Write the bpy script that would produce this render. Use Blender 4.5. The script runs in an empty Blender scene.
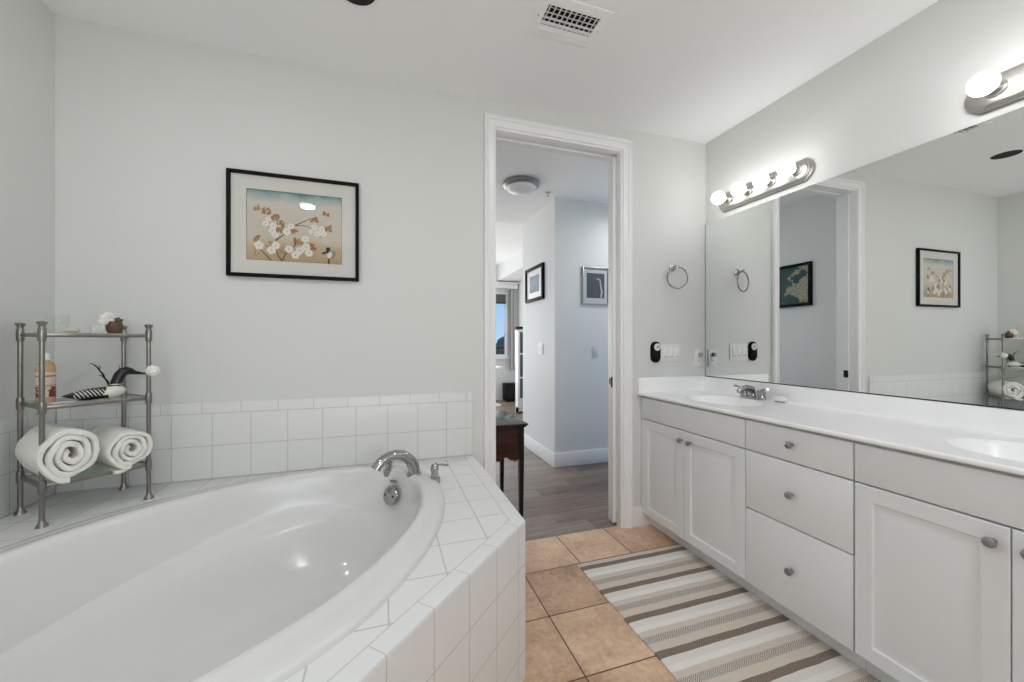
import bpy, bmesh, math, random
from mathutils import Vector, Matrix
random.seed(7)
PI = math.pi
S = bpy.context.scene
COL = S.collection

# ------------------------------------------------------------------ camera
cam_d = bpy.data.cameras.new('camera')
cam = bpy.data.objects.new('camera', cam_d); COL.objects.link(cam)
cam.location = (0, 0, 1.2)
cam.rotation_euler = (PI/2, 0, -math.atan(128/390))
cam_d.sensor_width = 36.0
cam_d.lens = 390/1024*36.0
cam_d.shift_y = 1/1024
cam_d.clip_start = 0.02
S.camera = cam

# ------------------------------------------------------------------ exposure, sky, lamps
S.view_settings.view_transform = 'Standard'
S.view_settings.look = 'None'
S.view_settings.gamma = 1.0
S.view_settings.use_curve_mapping = False
S.view_settings.exposure = -0.47
S.cycles.max_bounces = 16
S.cycles.diffuse_bounces = 10
S.cycles.glossy_bounces = 6
S.cycles.transmission_bounces = 8
S.cycles.transparent_max_bounces = 12
S.cycles.sample_clamp_indirect = 4.0
S.cycles.caustics_reflective = False
S.cycles.caustics_refractive = False

W = bpy.data.worlds.new('sky'); S.world = W; W.use_nodes = True
wn = W.node_tree; wn.nodes.clear()
wo = wn.nodes.new('ShaderNodeOutputWorld'); wb = wn.nodes.new('ShaderNodeBackground')
wt = wn.nodes.new('ShaderNodeTexCoord'); ws = wn.nodes.new('ShaderNodeSeparateXYZ')
wr = wn.nodes.new('ShaderNodeValToRGB')
wr.color_ramp.elements[0].position = 0.0; wr.color_ramp.elements[0].color = (0.42, 0.60, 0.78, 1)
wr.color_ramp.elements[1].position = 0.35; wr.color_ramp.elements[1].color = (0.10, 0.30, 0.62, 1)
wn.links.new(wt.outputs['Generated'], ws.inputs[0]); wn.links.new(ws.outputs['Z'], wr.inputs[0])
wn.links.new(wr.outputs[0], wb.inputs[0]); wb.inputs[1].default_value = 1.7
wn.links.new(wb.outputs[0], wo.inputs[0])

BULB_L = 14.0          # radiance of the globe bulbs
CAN_W = 6.5           # watts of each lit can, the inferred one and the added ones
REAR_FILL_W = 56.0         # fill from the added, unseen window behind the camera
HALL_W = 76.0         # daylight entering through the far windows

def area(name, loc, rot, sx, sy, power, col, shape='RECTANGLE'):
    d = bpy.data.lights.new(name, 'AREA'); d.shape = shape; d.size = sx
    if shape in ('RECTANGLE', 'ELLIPSE'): d.size_y = sy
    d.energy = power; d.color = col
    o = bpy.data.objects.new(name, d); COL.objects.link(o)
    o.location = loc; o.rotation_euler = rot
    return o
CANS = [(-0.73, -0.08), (1.25, 0.95), (-0.80, 0.95), (1.2, -1.25)]  # first one inferred from the picture-glass glare; the rest added unseen as fill
for cx, cy in CANS:
    area('recessed_can_lamp', (cx, cy, 2.560), (0, 0, 0), 0.13, 0.13, CAN_W*(1.0 if cy < 0.5 else 0.9), (0.97, 1.0, 1.06), 'DISK')
# daylight of the large windows of the far room (window glass stands at y = 7.8)
area('window_daylight', (0.5, 7.62, 1.4), (-PI/2, 0, 0), 3.4, 2.0, HALL_W, (1.0, 0.975, 0.93))
area('rear_fill_lamp', (0.6, -2.1, 1.5), (PI/2+0.80, 0, 0.45), 2.0, 1.15, REAR_FILL_W, (1.0, 0.99, 0.975))  # added fill lamp, tilted up and left to brighten ceiling and walls
area('side_window_daylight', (-1.9, 6.0, 1.4), (0, -PI/2, 0), 2.2, 2.6, HALL_W, (1.0, 0.975, 0.93))

area('added_hall_lamp', (2.45, 2.86, 2.48), (0, 0, 0), 0.22, 0.22, 11.0, (1.0, 0.97, 0.93), 'DISK')  # added lamp out of sight, brightens the hall walls and floor

# ------------------------------------------------------------------ node helpers
class X:
    """a float socket with arithmetic"""
    def __init__(s, nt, sock): s.nt, s.s = nt, sock
    def _m(s, op, *a, clamp=False):
        n = s.nt.nodes.new('ShaderNodeMath'); n.operation = op; n.use_clamp = clamp
        for i, v in enumerate((s,) + a):
            if isinstance(v, X): s.nt.links.new(v.s, n.inputs[i])
            else: n.inputs[i].default_value = float(v)
        return X(s.nt, n.outputs[0])
    def __add__(s, o): return s._m('ADD', o)
    def __sub__(s, o): return s._m('SUBTRACT', o)
    def __mul__(s, o): return s._m('MULTIPLY', o)
    def __truediv__(s, o): return s._m('DIVIDE', o)
    def lt(s, o): return s._m('LESS_THAN', o)
    def gt(s, o): return s._m('GREATER_THAN', o)
    def fract(s): return s._m('FRACT')
    def floor(s): return s._m('FLOOR')
    def abs(s): return s._m('ABSOLUTE')
    def sin(s): return s._m('SINE')
    def max(s, o): return s._m('MAXIMUM', o)
    def min(s, o): return s._m('MINIMUM', o)
    def inv(s): return (s*-1)+1
    def line(s, pitch, off, w):
        """1 on thin lines every pitch"""
        d = (((s-off)/pitch+0.5).fract()-0.5).abs()*pitch
        return d.lt(w/2)
    def at(s, v, w): return (s-v).abs().lt(w/2)

def new_mat(name):
    m = bpy.data.materials.new(name); m.use_nodes = True
    nt = m.node_tree; b = nt.nodes['Principled BSDF']
    return m, nt, b
def rgb(c): return (c[0], c[1], c[2], 1)
def srgb(r, g, b):
    f = lambda v: (v/255/12.92) if v/255 <= 0.04045 else ((v/255+0.055)/1.055)**2.4
    return (f(r), f(g), f(b))
def pos(nt):
    g = nt.nodes.new('ShaderNodeNewGeometry'); p = nt.nodes.new('ShaderNodeSeparateXYZ')
    nt.links.new(g.outputs['Position'], p.inputs[0])
    return X(nt, p.outputs[0]), X(nt, p.outputs[1]), X(nt, p.outputs[2])
def vec(nt, x, y, z):
    c = nt.nodes.new('ShaderNodeCombineXYZ')
    for i, v in enumerate((x, y, z)):
        if isinstance(v, X): nt.links.new(v.s, c.inputs[i])
        else: c.inputs[i].default_value = v
    return c.outputs[0]
def noise(nt, v, scale, detail=3, rough=0.55):
    n = nt.nodes.new('ShaderNodeTexNoise'); n.inputs['Scale'].default_value = scale
    n.inputs['Detail'].default_value = detail; n.inputs['Roughness'].default_value = rough
    nt.links.new(v, n.inputs['Vector'])
    return X(nt, n.outputs['Fac'])
def wnoise(nt, v):
    n = nt.nodes.new('ShaderNodeTexWhiteNoise'); n.noise_dimensions = '3D'
    nt.links.new(v, n.inputs['Vector']); return X(nt, n.outputs['Value'])
def mix(nt, f, a, b):
    n = nt.nodes.new('ShaderNodeMix'); n.data_type = 'RGBA'
    for v, i in ((f, 0), (a, 6), (b, 7)):
        if isinstance(v, X): nt.links.new(v.s, n.inputs[i])
        elif hasattr(v, 'links'): nt.links.new(v, n.inputs[i])
        else: n.inputs[i].default_value = v if i == 0 else rgb(v)
    return n.outputs[2]
def ramp(nt, f, stops, interp='LINEAR'):
    n = nt.nodes.new('ShaderNodeValToRGB'); n.color_ramp.interpolation = interp
    e = n.color_ramp.elements
    while len(e) < len(stops): e.new(0.5)
    for q, (p, c) in zip(e, stops): q.position = p; q.color = rgb(c)
    nt.links.new(f.s, n.inputs[0]); return n.outputs[0]
def bump(nt, b, h, strength, dist):
    n = nt.nodes.new('ShaderNodeBump'); n.inputs['Strength'].default_value = strength
    n.inputs['Distance'].default_value = dist
    nt.links.new(h.s, n.inputs['Height']); nt.links.new(n.outputs[0], b.inputs['Normal'])
def plain(name, col, rough=0.5, metal=0.0, var=0.03, scale=30, coat=0.0, bmp=0.0):
    m, nt, b = new_mat(name)
    g = nt.nodes.new('ShaderNodeNewGeometry')
    n = noise(nt, g.outputs['Position'], scale)
    c2 = tuple(min(1, v*(1+var)) for v in col); c1 = tuple(v*(1-var) for v in col)
    nt.links.new(mix(nt, n, c1, c2), b.inputs['Base Color'])
    b.inputs['Roughness'].default_value = rough; b.inputs['Metallic'].default_value = metal
    b.inputs['Coat Weight'].default_value = coat
    if bmp: bump(nt, b, n, bmp, 0.002)
    return m
def tile_mat(name, fn, tile, grout, rough=0.28, var=0.015):
    """fn(x,y,z) -> grout mask"""
    m, nt, b = new_mat(name)
    x, y, z = pos(nt); k = fn(x, y, z)
    n = noise(nt, vec(nt, x, y, z), 9)
    c = mix(nt, n, tuple(v*(1-var) for v in tile), tuple(min(1, v*(1+var)) for v in tile))
    nt.links.new(mix(nt, k, c, grout), b.inputs['Base Color'])
    nt.links.new((k*0.5+rough).s, b.inputs['Roughness']); b.inputs['Specular IOR Level'].default_value = 0.35
    bump(nt, b, k.inv(), 0.35, 0.0015)
    return m
def glow(name, col, strength):
    m, nt, b = new_mat(name)
    b.inputs['Base Color'].default_value = rgb(col)
    b.inputs['Emission Color'].default_value = rgb(col); b.inputs['Emission Strength'].default_value = strength
    return m
def glass_mat(name, tint=(1, 1, 1), refl=0.10, rough=0.0, opacity=0.0, body=(0.8, 0.85, 0.84)):
    m, nt, b = new_mat(name); nt.nodes.remove(b)
    out = nt.nodes['Material Output']
    t = nt.nodes.new('ShaderNodeBsdfTransparent'); t.inputs[0].default_value = rgb(tint)
    g = nt.nodes.new('ShaderNodeBsdfGlossy'); g.inputs['Roughness'].default_value = rough
    g.inputs[0].default_value = (1, 1, 1, 1)
    d = nt.nodes.new('ShaderNodeBsdfDiffuse'); d.inputs[0].default_value = rgb(body)
    fr = nt.nodes.new('ShaderNodeLayerWeight'); fr.inputs[0].default_value = 0.5
    fc = X(nt, fr.outputs['Facing'])
    f = fc._m('POWER', 4.0)*0.6+refl*0.4
    m1 = nt.nodes.new('ShaderNodeMixShader'); m1.inputs[0].default_value = opacity
    nt.links.new(t.outputs[0], m1.inputs[1]); nt.links.new(d.outputs[0], m1.inputs[2])
    m2 = nt.nodes.new('ShaderNodeMixShader'); nt.links.new(f.min(1.0).s, m2.inputs[0])
    nt.links.new(m1.outputs[0], m2.inputs[1]); nt.links.new(g.outputs[0], m2.inputs[2])
    nt.links.new(m2.outputs[0], out.inputs[0])
    return m

# ------------------------------------------------------------------ mesh helpers
class MB:
    def __init__(s): s.bm = bmesh.new(); s.mi = 0
    def face(s, vs, smooth=False):
        try:
            f = s.bm.faces.new(vs)
        except ValueError:
            return None
        f.material_index = s.mi; f.smooth = smooth; return f
    def v(s, p): return s.bm.verts.new(p)
    def box(s, x0, x1, y0, y1, z0, z1, bev=0.0, seg=2):
        return s.obox(((x0+x1)/2, (y0+y1)/2, (z0+z1)/2), (abs(x1-x0), abs(y1-y0), abs(z1-z0)), None, bev, seg)
    def obox(s, c, d, rot=None, bev=0.0, seg=2):
        t = bmesh.new(); bmesh.ops.create_cube(t, size=1.0)
        bmesh.ops.scale(t, vec=d, verts=t.verts)
        if bev: bmesh.ops.bevel(t, geom=list(t.edges), offset=bev, segments=seg, affect='EDGES', profile=0.5)
        M = Matrix.Translation(c) @ (rot.to_4x4() if rot else Matrix.Identity(4))
        t.transform(M); s.merge(t, bool(bev)); return s
    def merge(s, t, smooth=False):
        mp = {v: s.bm.verts.new(v.co) for v in t.verts}
        for f in t.faces:
            g = s.face([mp[v] for v in f.verts], smooth)
        t.free()
    def quad(s, a, b, c, d): s.face([s.v(a), s.v(b), s.v(c), s.v(d)]); return s
    def poly(s, pts): s.face([s.v(p) for p in pts]); return s
    def rings(s, R, closed=True, cap0=False, cap1=False, smooth=True):
        """R: list of rings (lists of points)"""
        V = [[s.v(p) for p in r] for r in R]
        n = len(V[0])
        for a, b in zip(V, V[1:]):
            for i in range(n if closed else n-1):
                j = (i+1) % n
                s.face([a[i], a[j], b[j], b[i]], smooth)
        if cap0: s.face(list(reversed(V[0])))
        if cap1: s.face(V[-1])
        return s
    def lathe(s, prof, c, n=24, axis='Z', cap=True, sx=1.0, sy=1.0, M=None):
        """prof: (radius, height) pairs along the axis"""
        R = []
        for r, h in prof:
            ring = []
            for i in range(n):
                a = 2*PI*i/n; p = Vector((r*math.cos(a)*sx, r*math.sin(a)*sy, h))
                if axis == 'X': p = Vector((p.z, p.x, p.y))
                elif axis == '-X': p = Vector((-p.z, p.y, p.x))
                elif axis == '-Y': p = Vector((p.x, -p.z, p.y))
                elif axis == 'Y': p = Vector((p.y, p.z, p.x))
                if M is not None: p = M @ p
                ring.append(Vector(c)+p)
            R.append(ring)
        return s.rings(R, True, cap, cap)
    def tube(s, path, rad, n=12, cap=True, flat=1.0, up=None):
        path = [Vector(p) for p in path]
        if not isinstance(rad, (list, tuple)): rad = [rad]*len(path)
        R = []; N = None
        for i, p in enumerate(path):
            t = (path[min(i+1, len(path)-1)]-path[max(i-1, 0)]).normalized()
            if N is None:
                N = Vector(up) if up else (Vector((0, 0, 1)) if abs(t.z) < 0.9 else Vector((1, 0, 0)))
            N = (N-t*N.dot(t)).normalized(); B = t.cross(N)
            R.append([p+(N*math.cos(2*PI*k/n)*rad[i]*flat+B*math.sin(2*PI*k/n)*rad[i]) for k in range(n)])
        return s.rings(R, True, cap, cap)
    def sphere(s, c, r, n=20, m=12, sx=1, sy=1, sz=1):
        prof = [(max(1e-4, r*math.sin(PI*i/m)), -r*math.cos(PI*i/m)*sz) for i in range(m+1)]
        return s.lathe(prof, c, n, sx=sx, sy=sy)
    def torus(s, c, R, r, M, n=40, m=10):
        rr = []
        for i in range(n+1):
            a = 2*PI*i/n
            rr.append([Vector(c)+M @ Vector(((R+r*math.cos(2*PI*k/m))*math.cos(a), (R+r*math.cos(2*PI*k/m))*math.sin(a), r*math.sin(2*PI*k/m))) for k in range(m)])
        return s.rings(rr)
    def prism(s, pts, d, smooth=False):
        """polygon pts extruded by vector d"""
        d = Vector(d)
        a = [s.v(p) for p in pts]; b = [s.v(Vector(p)+d) for p in pts]; n = len(a)
        s.face(list(reversed(a))); s.face(b)
        for i in range(n): s.face([a[i], a[(i+1) % n], b[(i+1) % n], b[i]], smooth)
        return s

WLOC = {}
def build(name, mb, mats, parent=None, label=None, cat=None, group=None, kind=None, fix=True):
    bm = mb.bm
    if fix: bmesh.ops.recalc_face_normals(bm, faces=list(bm.faces))
    if parent is None:
        if bm.verts:
            lo = Vector([min(v.co[i] for v in bm.verts) for i in range(3)])
            hi = Vector([max(v.co[i] for v in bm.verts) for i in range(3)])
            o = Vector(((lo.x+hi.x)/2, (lo.y+hi.y)/2, lo.z))
        else: o = Vector((0, 0, 0))
    else: o = WLOC[parent.name]
    bm.transform(Matrix.Translation(-o))
    me = bpy.data.meshes.new(name); bm.to_mesh(me); bm.free()
    for m in (mats if isinstance(mats, (list, tuple)) else [mats]): me.materials.append(m)
    try: me.set_sharp_from_angle(angle=math.radians(40))
    except Exception: pass
    ob = bpy.data.objects.new(name, me); COL.objects.link(ob)
    if parent is None: ob.location = o
    else: ob.parent = parent
    WLOC[ob.name] = o.copy()
    tag(ob, label, cat, group, kind)
    return ob
def tag(ob, label=None, cat=None, group=None, kind=None):
    for k, v in (('label', label), ('category', cat), ('group', group), ('kind', kind)):
        if v: ob[k] = v
def thing(name, label, cat, loc, group=None):
    o = bpy.data.objects.new(name, None); COL.objects.link(o); o.location = loc
    o.empty_display_size = 0.05
    WLOC[o.name] = Vector(loc); tag(o, label, cat, group); return o
def struct(name, mb, mats): return build(name, mb, mats, kind='structure')
def copy_tree(o, delta, parent=None):
    c = o.copy(); COL.objects.link(c)
    if parent is None: c.location = Vector(o.location)+Vector(delta)
    else: c.parent = parent
    for ch in list(o.children): copy_tree(ch, delta, c)
    return c

# ------------------------------------------------------------------ materials
M_wall = plain('wall_paint', (0.700, 0.706, 0.682), 0.55, var=0.008, scale=60)
M_ceil = plain('ceiling_paint', (0.93, 0.94, 0.945), 0.8, var=0.008, scale=40)
M_hall = plain('hall_paint', (0.74, 0.75, 0.745), 0.55, var=0.01, scale=60)
M_white = plain('white_trim_paint', (0.87, 0.87, 0.87), 0.28, var=0.01)
M_cab = plain('white_cabinet_foil', (0.79, 0.81, 0.825), 0.32, var=0.008)
M_grey = plain('dark_grey_and_soap_shadow', (0.30, 0.30, 0.30), 0.6)  # grey plug and switch marks, and the shadow painted under the soap
M_counter = plain('white_cultured_marble', (0.95, 0.953, 0.95), 0.22, var=0.012, scale=12)
M_tub = plain('white_acrylic', (0.715, 0.714, 0.70), 0.12, var=0.004)
M_tub.node_tree.nodes['Principled BSDF'].inputs['Specular IOR Level'].default_value = 0.35
M_chrome = plain('polished_chrome', (0.40, 0.40, 0.40), 0.12, 1.0)
M_ring = plain('dark_reflecting_chrome', (0.24, 0.24, 0.24), 0.08, 1.0)
M_nickel = plain('brushed_nickel', (0.56, 0.54, 0.51), 0.30, 1.0, var=0.06, scale=120)
M_knob = plain('pewter_knob_metal', (0.36, 0.36, 0.36), 0.32, 1.0, var=0.15, scale=150)
M_rack = plain('satin_nickel_tube', (0.27, 0.255, 0.235), 0.28, 1.0, var=0.08, scale=90)
M_black = plain('black_lacquer', (0.004, 0.004, 0.004), 0.5)
M_black.node_tree.nodes['Principled BSDF'].inputs['Specular IOR Level'].default_value = 0.12
M_dark = plain('matt_black', (0.004, 0.004, 0.004), 0.8)
M_mirror = plain('mirror_silver', (0.90, 0.915, 0.905), 0.0, 1.0, var=0.0)
M_medge = plain('mirror_edge', (0.03, 0.03, 0.03), 0.4)
M_plate = plain('white_plastic', (0.80, 0.80, 0.79), 0.35)
M_mat = plain('off_white_mat_board', (0.69, 0.68, 0.63), 0.9, var=0.02)
M_towel = plain('white_terry', (0.84, 0.83, 0.78), 0.95, var=0.04, scale=400, bmp=0.8)
M_gclear = glass_mat('clear_glass', (0.97, 0.985, 0.975), 0.10)
M_gshelf = glass_mat('shelf_glass', (0.90, 0.94, 0.92), 0.10, opacity=0.08)
M_gframe = glass_mat('picture_glass', (1, 1, 1), 0.085)
M_gfrost = glass_mat('thick_clear_glass', (0.95, 0.96, 0.955), 0.12, opacity=0.25, body=(0.85, 0.87, 0.86))
M_bulb = glow('lit_globe_bulb', (0.985, 0.99, 0.985), BULB_L)
M_lens = glow('lit_can_lens', (1.0, 0.98, 0.95), 11.0)
T_TILE = (0.765, 0.770, 0.755); T_GROUT = (0.54, 0.535, 0.52)

def g_wall_back(x, y, z):
    v = x.line(0.1555, -0.915, 0.0030)*z.lt(0.868); v2 = x.line(0.1555, -0.80, 0.0026)*z.gt(0.868)
    return v.max(v2).max(z.at(0.868, 0.0030)).max(z.at(0.717, 0.0030)).max(z.at(0.565, 0.004)).max(x.at(0.437, 0.002))
def g_wall_left(x, y, z):
    v = y.line(0.1555, 2.10, 0.0030)*z.lt(0.868); v2 = y.line(0.1555, 2.02, 0.0026)*z.gt(0.868)
    return v.max(v2).max(z.at(0.868, 0.0030)).max(z.at(0.717, 0.0030)).max(z.at(0.565, 0.004))
def g_deck(x, y, z):
    e = (x-y)*-0.70711           # distance scale along the diagonal front: 0.587 at the edge
    d = e*-1+0.5869              # <0 inside the deck
    ins = e-0.5869               # inward distance from the diagonal edge
    al = (x+y)*0.70711
    strip_r = x.gt(0.424); strip_d = ins.lt(0.052)
    strip = strip_r.max(strip_d)
    g = x.line(0.1545, 0.319, 0.0038).max(y.line(0.1545, 2.005, 0.0038))*strip.inv()
    g = g.max(x.at(0.424, 0.0026)*ins.gt(0.052)).max((ins.at(0.052, 0.0026))*x.lt(0.424))
    g = g.max(y.line(0.1545, 1.96, 0.0024)*strip_r*ins.gt(0.052))
    g = g.max(al.line(0.1545, 0.748, 0.0024)*strip_d)
    return g
def g_diag(x, y, z):
    al = (x+y)*0.70711
    return al.line(0.1545, 0.748, 0.0030).max(z.line(0.1515, 0.4085, 0.0030))
def g_side(x, y, z): return y.line(0.1545, 1.31, 0.003).max(z.line(0.1515, 0.4085, 0.003))
def g_left(x, y, z): return x.line(0.1545, -0.463, 0.003).max(z.line(0.1515, 0.4085, 0.003))
M_tback = tile_mat('white_wall_tile_back', g_wall_back, T_TILE, T_GROUT)
M_tleft = tile_mat('white_wall_tile_left', g_wall_left, T_TILE, T_GROUT)
M_tdeck = tile_mat('white_deck_tile', g_deck, T_TILE, T_GROUT)
M_tdiag = tile_mat('white_apron_tile', g_diag, T_TILE, T_GROUT)
M_tside = tile_mat('white_side_tile', g_side, T_TILE, T_GROUT)
M_tend = tile_mat('white_end_tile', g_left, T_TILE, T_GROUT)

def mk_floor():
    m, nt, b = new_mat('terracotta_floor_tile')
    x, y, z = pos(nt)
    k = x.line(0.3265, 0.687, 0.0055).max(y.line(0.3245, 1.2455, 0.0055))
    v = vec(nt, x, y, z)
    n1 = noise(nt, v, 4.5, 4, 0.6); n2 = noise(nt, v, 38, 4, 0.7)
    tid = wnoise(nt, vec(nt, ((x-0.687)/0.3265).floor(), ((y-1.2455)/0.3245).floor(), 0.5))
    f = (n1*0.70+n2*0.55+tid*0.18-0.215)
    c = ramp(nt, f, [(0.30, srgb(170, 138, 113)), (0.5, srgb(206, 172, 142)), (0.70, srgb(230, 200, 170))])
    nt.links.new(mix(nt, k, c, srgb(96, 70, 54)), b.inputs['Base Color'])
    nt.links.new((k*0.4+0.33+n2*0.1).s, b.inputs['Roughness'])
    bump(nt, b, k.inv()+n2*0.12, 0.5, 0.002)
    return m
M_floor = mk_floor()
def mk_planks():
    m, nt, b = new_mat('grey_brown_vinyl_plank')
    x, y, z = pos(nt)
    row = ((y-2.206)/0.15).floor(); off = wnoise(nt, vec(nt, row, 3.0, 1.0))
    xs = x+off*1.3
    k = y.line(0.15, 2.206, 0.003).max(xs.line(1.22, 0.0, 0.003))
    pid = wnoise(nt, vec(nt, row, (xs/1.22).floor(), 7.0))
    n = noise(nt, vec(nt, xs*1.6+pid*9, y*26, pid*5), 1.6, 5, 0.65)
    n2 = noise(nt, vec(nt, xs*3, y*90, pid), 1.5, 3, 0.6)
    f = n*0.6+n2*0.25+pid*0.22-0.03
    c = ramp(nt, f, [(0.28, srgb(84, 72, 66)), (0.5, srgb(126, 111, 102)), (0.75, srgb(166, 150, 139))])
    nt.links.new(mix(nt, k, c, srgb(58, 50, 47)), b.inputs['Base Color'])
    b.inputs['Roughness'].default_value = 0.36
    bump(nt, b, k.inv()+n*0.1, 0.25, 0.001)
    return m
M_plank = mk_planks()
def mk_rug():
    m, nt, b = new_mat('striped_flatweave')
    x, y, z = pos(nt)
    n0 = noise(nt, vec(nt, x*3, y*3, 0.0), 3.0)
    yy = (y*-1+1.849)+n0*0.008-0.004
    f = (yy/0.199).fract()
    W1, G1, CR, BR = srgb(236, 231, 222), srgb(146, 132, 120), srgb(218, 208, 192), srgb(116, 98, 84)
    base = ramp(nt, f, [(0.0, BR), (0.165, W1), (0.33, srgb(246, 243, 238)), (0.47, srgb(218, 208, 195)), (0.625, G1), (0.80, CR)], 'CONSTANT')
    base = mix(nt, yy.lt(0.0), base, CR)
    # herringbone of light threads
    zz = ((x*22).fract()-0.5).abs()*2
    h = ((y*105+zz*2.6).fract()).lt(0.42)
    gz = f.gt(0.625)*f.lt(0.80)
    th = noise(nt, vec(nt, x*220, y*500, 0.0), 1.0, 2)
    amt = h*(gz*0.62+0.16)
    c = mix(nt, amt, base, srgb(246, 242, 234))
    c2 = mix(nt, th*0.32, c, srgb(136, 122, 108))
    nt.links.new(c2, b.inputs['Base Color']); b.inputs['Roughness'].default_value = 0.95
    bump(nt, b, h*0.5+th, 0.6, 0.002)
    return m
M_rug = mk_rug()
def mk_wood(name, c1, c2, rough=0.3, axis=0):
    m, nt, b = new_mat(name)
    x, y, z = pos(nt)
    a = [x*30, y*30, z*30]; a[axis] = a[axis]*0.06
    n = noise(nt, vec(nt, *a), 1.6, 5, 0.6)
    nt.links.new(ramp(nt, n, [(0.3, c1), (0.7, c2)]), b.inputs['Base Color'])
    b.inputs['Roughness'].default_value = rough; b.inputs['Coat Weight'].default_value = 0.05; b.inputs['Specular IOR Level'].default_value = 0.3
    return m
M_mahog = mk_wood('dark_mahogany', srgb(28, 12, 8), srgb(70, 34, 22), 0.22)
M_ebony = mk_wood('near_black_wood', srgb(10, 7, 6), srgb(24, 15, 12), 0.25, 2)
M_brown = mk_wood('brown_turned_wood', srgb(74, 52, 38), srgb(112, 84, 62), 0.4)

# ------------------------------------------------------------------ shell of the bathroom
XL, XR, YB, YR, ZC = -1.322, 2.137, 2.17, -1.9, 2.585
DX0, DX1, DZ = 0.613, 1.447, 2.425           # door opening
b = MB(); b.box(XL-0.12, XR+0.12, YR-0.12, 2.206, -0.08, 0.0); struct('floor', b, M_floor)
b = MB(); b.box(XL-0.12, XR+0.12, YR-0.12, YB+0.14, ZC, ZC+0.08)
struct('ceiling', b, M_ceil)
b = MB(); b.box(XL-0.12, XL, YR-0.12, YB+0.14, 0, ZC); struct('wall_left', b, M_wall)
b = MB(); b.box(XR, XR+0.12, YR-0.12, YB+0.14, 0, ZC); struct('wall_right', b, M_wall)
RX0, RX1, RZ0, RZ1 = -0.4, 1.6, 0.92, 2.08       # added unseen window behind the camera, made for the fill lamp
b = MB(); b.box(XL, RX0, YR-0.12, YR, 0, ZC); b.box(RX1, XR, YR-0.12, YR, 0, ZC); b.box(RX0, RX1, YR-0.12, YR, 0, RZ0); b.box(RX0, RX1, YR-0.12, YR, RZ1, ZC); struct('wall_rear', b, M_wall)
b = MB()
b.mi = 0
b.box(XL, DX0-0.015, YB, 2.24, 0, ZC); b.box(DX0-0.015, DX1+0.015, YB, 2.24, DZ+0.015, ZC)
b.box(DX1+0.015, XR, YB, 2.215, 0, ZC)
b.mi = 1
b.box(XL, DX0-0.015, 2.24, 2.31, 0, ZC); b.box(DX0-0.015, DX1+0.015, 2.24, 2.31, DZ+0.015, ZC)
b.box(DX1+0.015, XR, 2.265, 2.31, 0, ZC)
struct('wall_back', b, [M_wall, M_hall])

wb2 = MB()
for x0, x1, z0, z1 in ((RX0, RX0+0.05, RZ0, RZ1), (RX1-0.05, RX1, RZ0, RZ1), (0.575, 0.625, RZ0, RZ1), (RX0+0.05, RX1-0.05, RZ0, RZ0+0.05), (RX0+0.05, RX1-0.05, RZ1-0.05, RZ1)): wb2.box(x0, x1, YR-0.09, YR-0.03, z0, z1, 0.004)
wrear = struct('added_rear_window', wb2, M_white)  # invented window, frames the added fill lamp
b = MB(); b.box(RX0-0.04, RX1+0.04, YR-0.03, YR+0.03, RZ0-0.025, RZ0, 0.004); build('sill', b, M_white, wrear)
for x0, x1 in ((RX0+0.05, 0.575), (0.625, RX1-0.05)):
    b = MB(); b.box(x0, x1, YR-0.062, YR-0.058, RZ0+0.05, RZ1-0.05); build('pane', b, glass_mat('added_window_glass', (0.95, 0.97, 0.98), 0.06), wrear)

# tile wainscot behind the tub
b = MB(); b.box(-1.312, 0.4735, 2.160, 2.1699, 0.545, 0.918, 0.004); struct('wall_tile_back', b, M_tback)
b = MB(); b.box(-1.3219, -1.312, 0.36, 2.160, 0.545, 0.918, 0.004); struct('wall_tile_left', b, M_tleft)

# door casing, moulded profile swept around the opening
def casing(yf, sgn):
    """profile: (distance outwards from the opening, projection)"""
    prof = [(0.003, 0.0), (0.003, 0.011), (0.006, 0.014), (0.012, 0.014), (0.015, 0.007), (0.020, 0.008), (0.040, 0.013), (0.044, 0.019), (0.047, 0.022), (0.055, 0.022), (0.058, 0.016), (0.062, 0.016), (0.064, 0.021), (0.068, 0.021), (0.070, 0.015), (0.070, 0.0)]
    mb = MB(); R = []
    for d, p in prof:
        y = yf+sgn*p
        R.append([(DX0-d, y, 0.0), (DX0-d, y, DZ+0.010+d), (DX1+0.010+d, y, DZ+0.010+d), (DX1+0.010+d, y, 0.0)])
    mb.rings(R, closed=False, smooth=False)
    return mb
struct('trim_1', casing(YB, -1), M_white)
struct('trim_2', casing(2.31, 1), M_white)
# jambs with the pocket slot on the right
b = MB()
b.box(DX0-0.015, DX0, YB-0.004, 2.314, 0, DZ+0.015)
b.box(DX0, DX0+0.011, 2.222, 2.258, 0, DZ)
b.box(DX1, DX1+0.015, YB-0.004, 2.216, 0, DZ+0.015, 0.002)
b.box(DX1, DX1+0.015, 2.264, 2.314, 0, DZ+0.015, 0.002)
b.box(DX0, DX1, YB-0.004, 2.216, DZ, DZ+0.015)
b.box(DX0, DX1, 2.264, 2.314, DZ, DZ+0.015)
b.box(DX0, DX1, 2.216, 2.264, DZ+0.012, DZ+0.015)
struct('trim_3', b, M_white)
d1 = MB(); d1.box(1.428, 2.10, 2.224, 2.256, 0.012, DZ-0.006, 0.002)
door = struct('door_1', d1, M_white)
b = MB(); b.box(1.4265, 1.4285, 2.231, 2.249, 0.90, 0.97, 0.001); b.box(1.425, 1.427, 2.236, 2.244, 0.925, 0.945)
build('door_latch', b, M_dark, door, 'dark metal edge pull')
b = MB(); b.box(1.4405, 1.443, 2.268, 2.290, 0.915, 0.955, 0.001); build('strike_plate', b, M_dark, door, 'dark metal plate')
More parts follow.
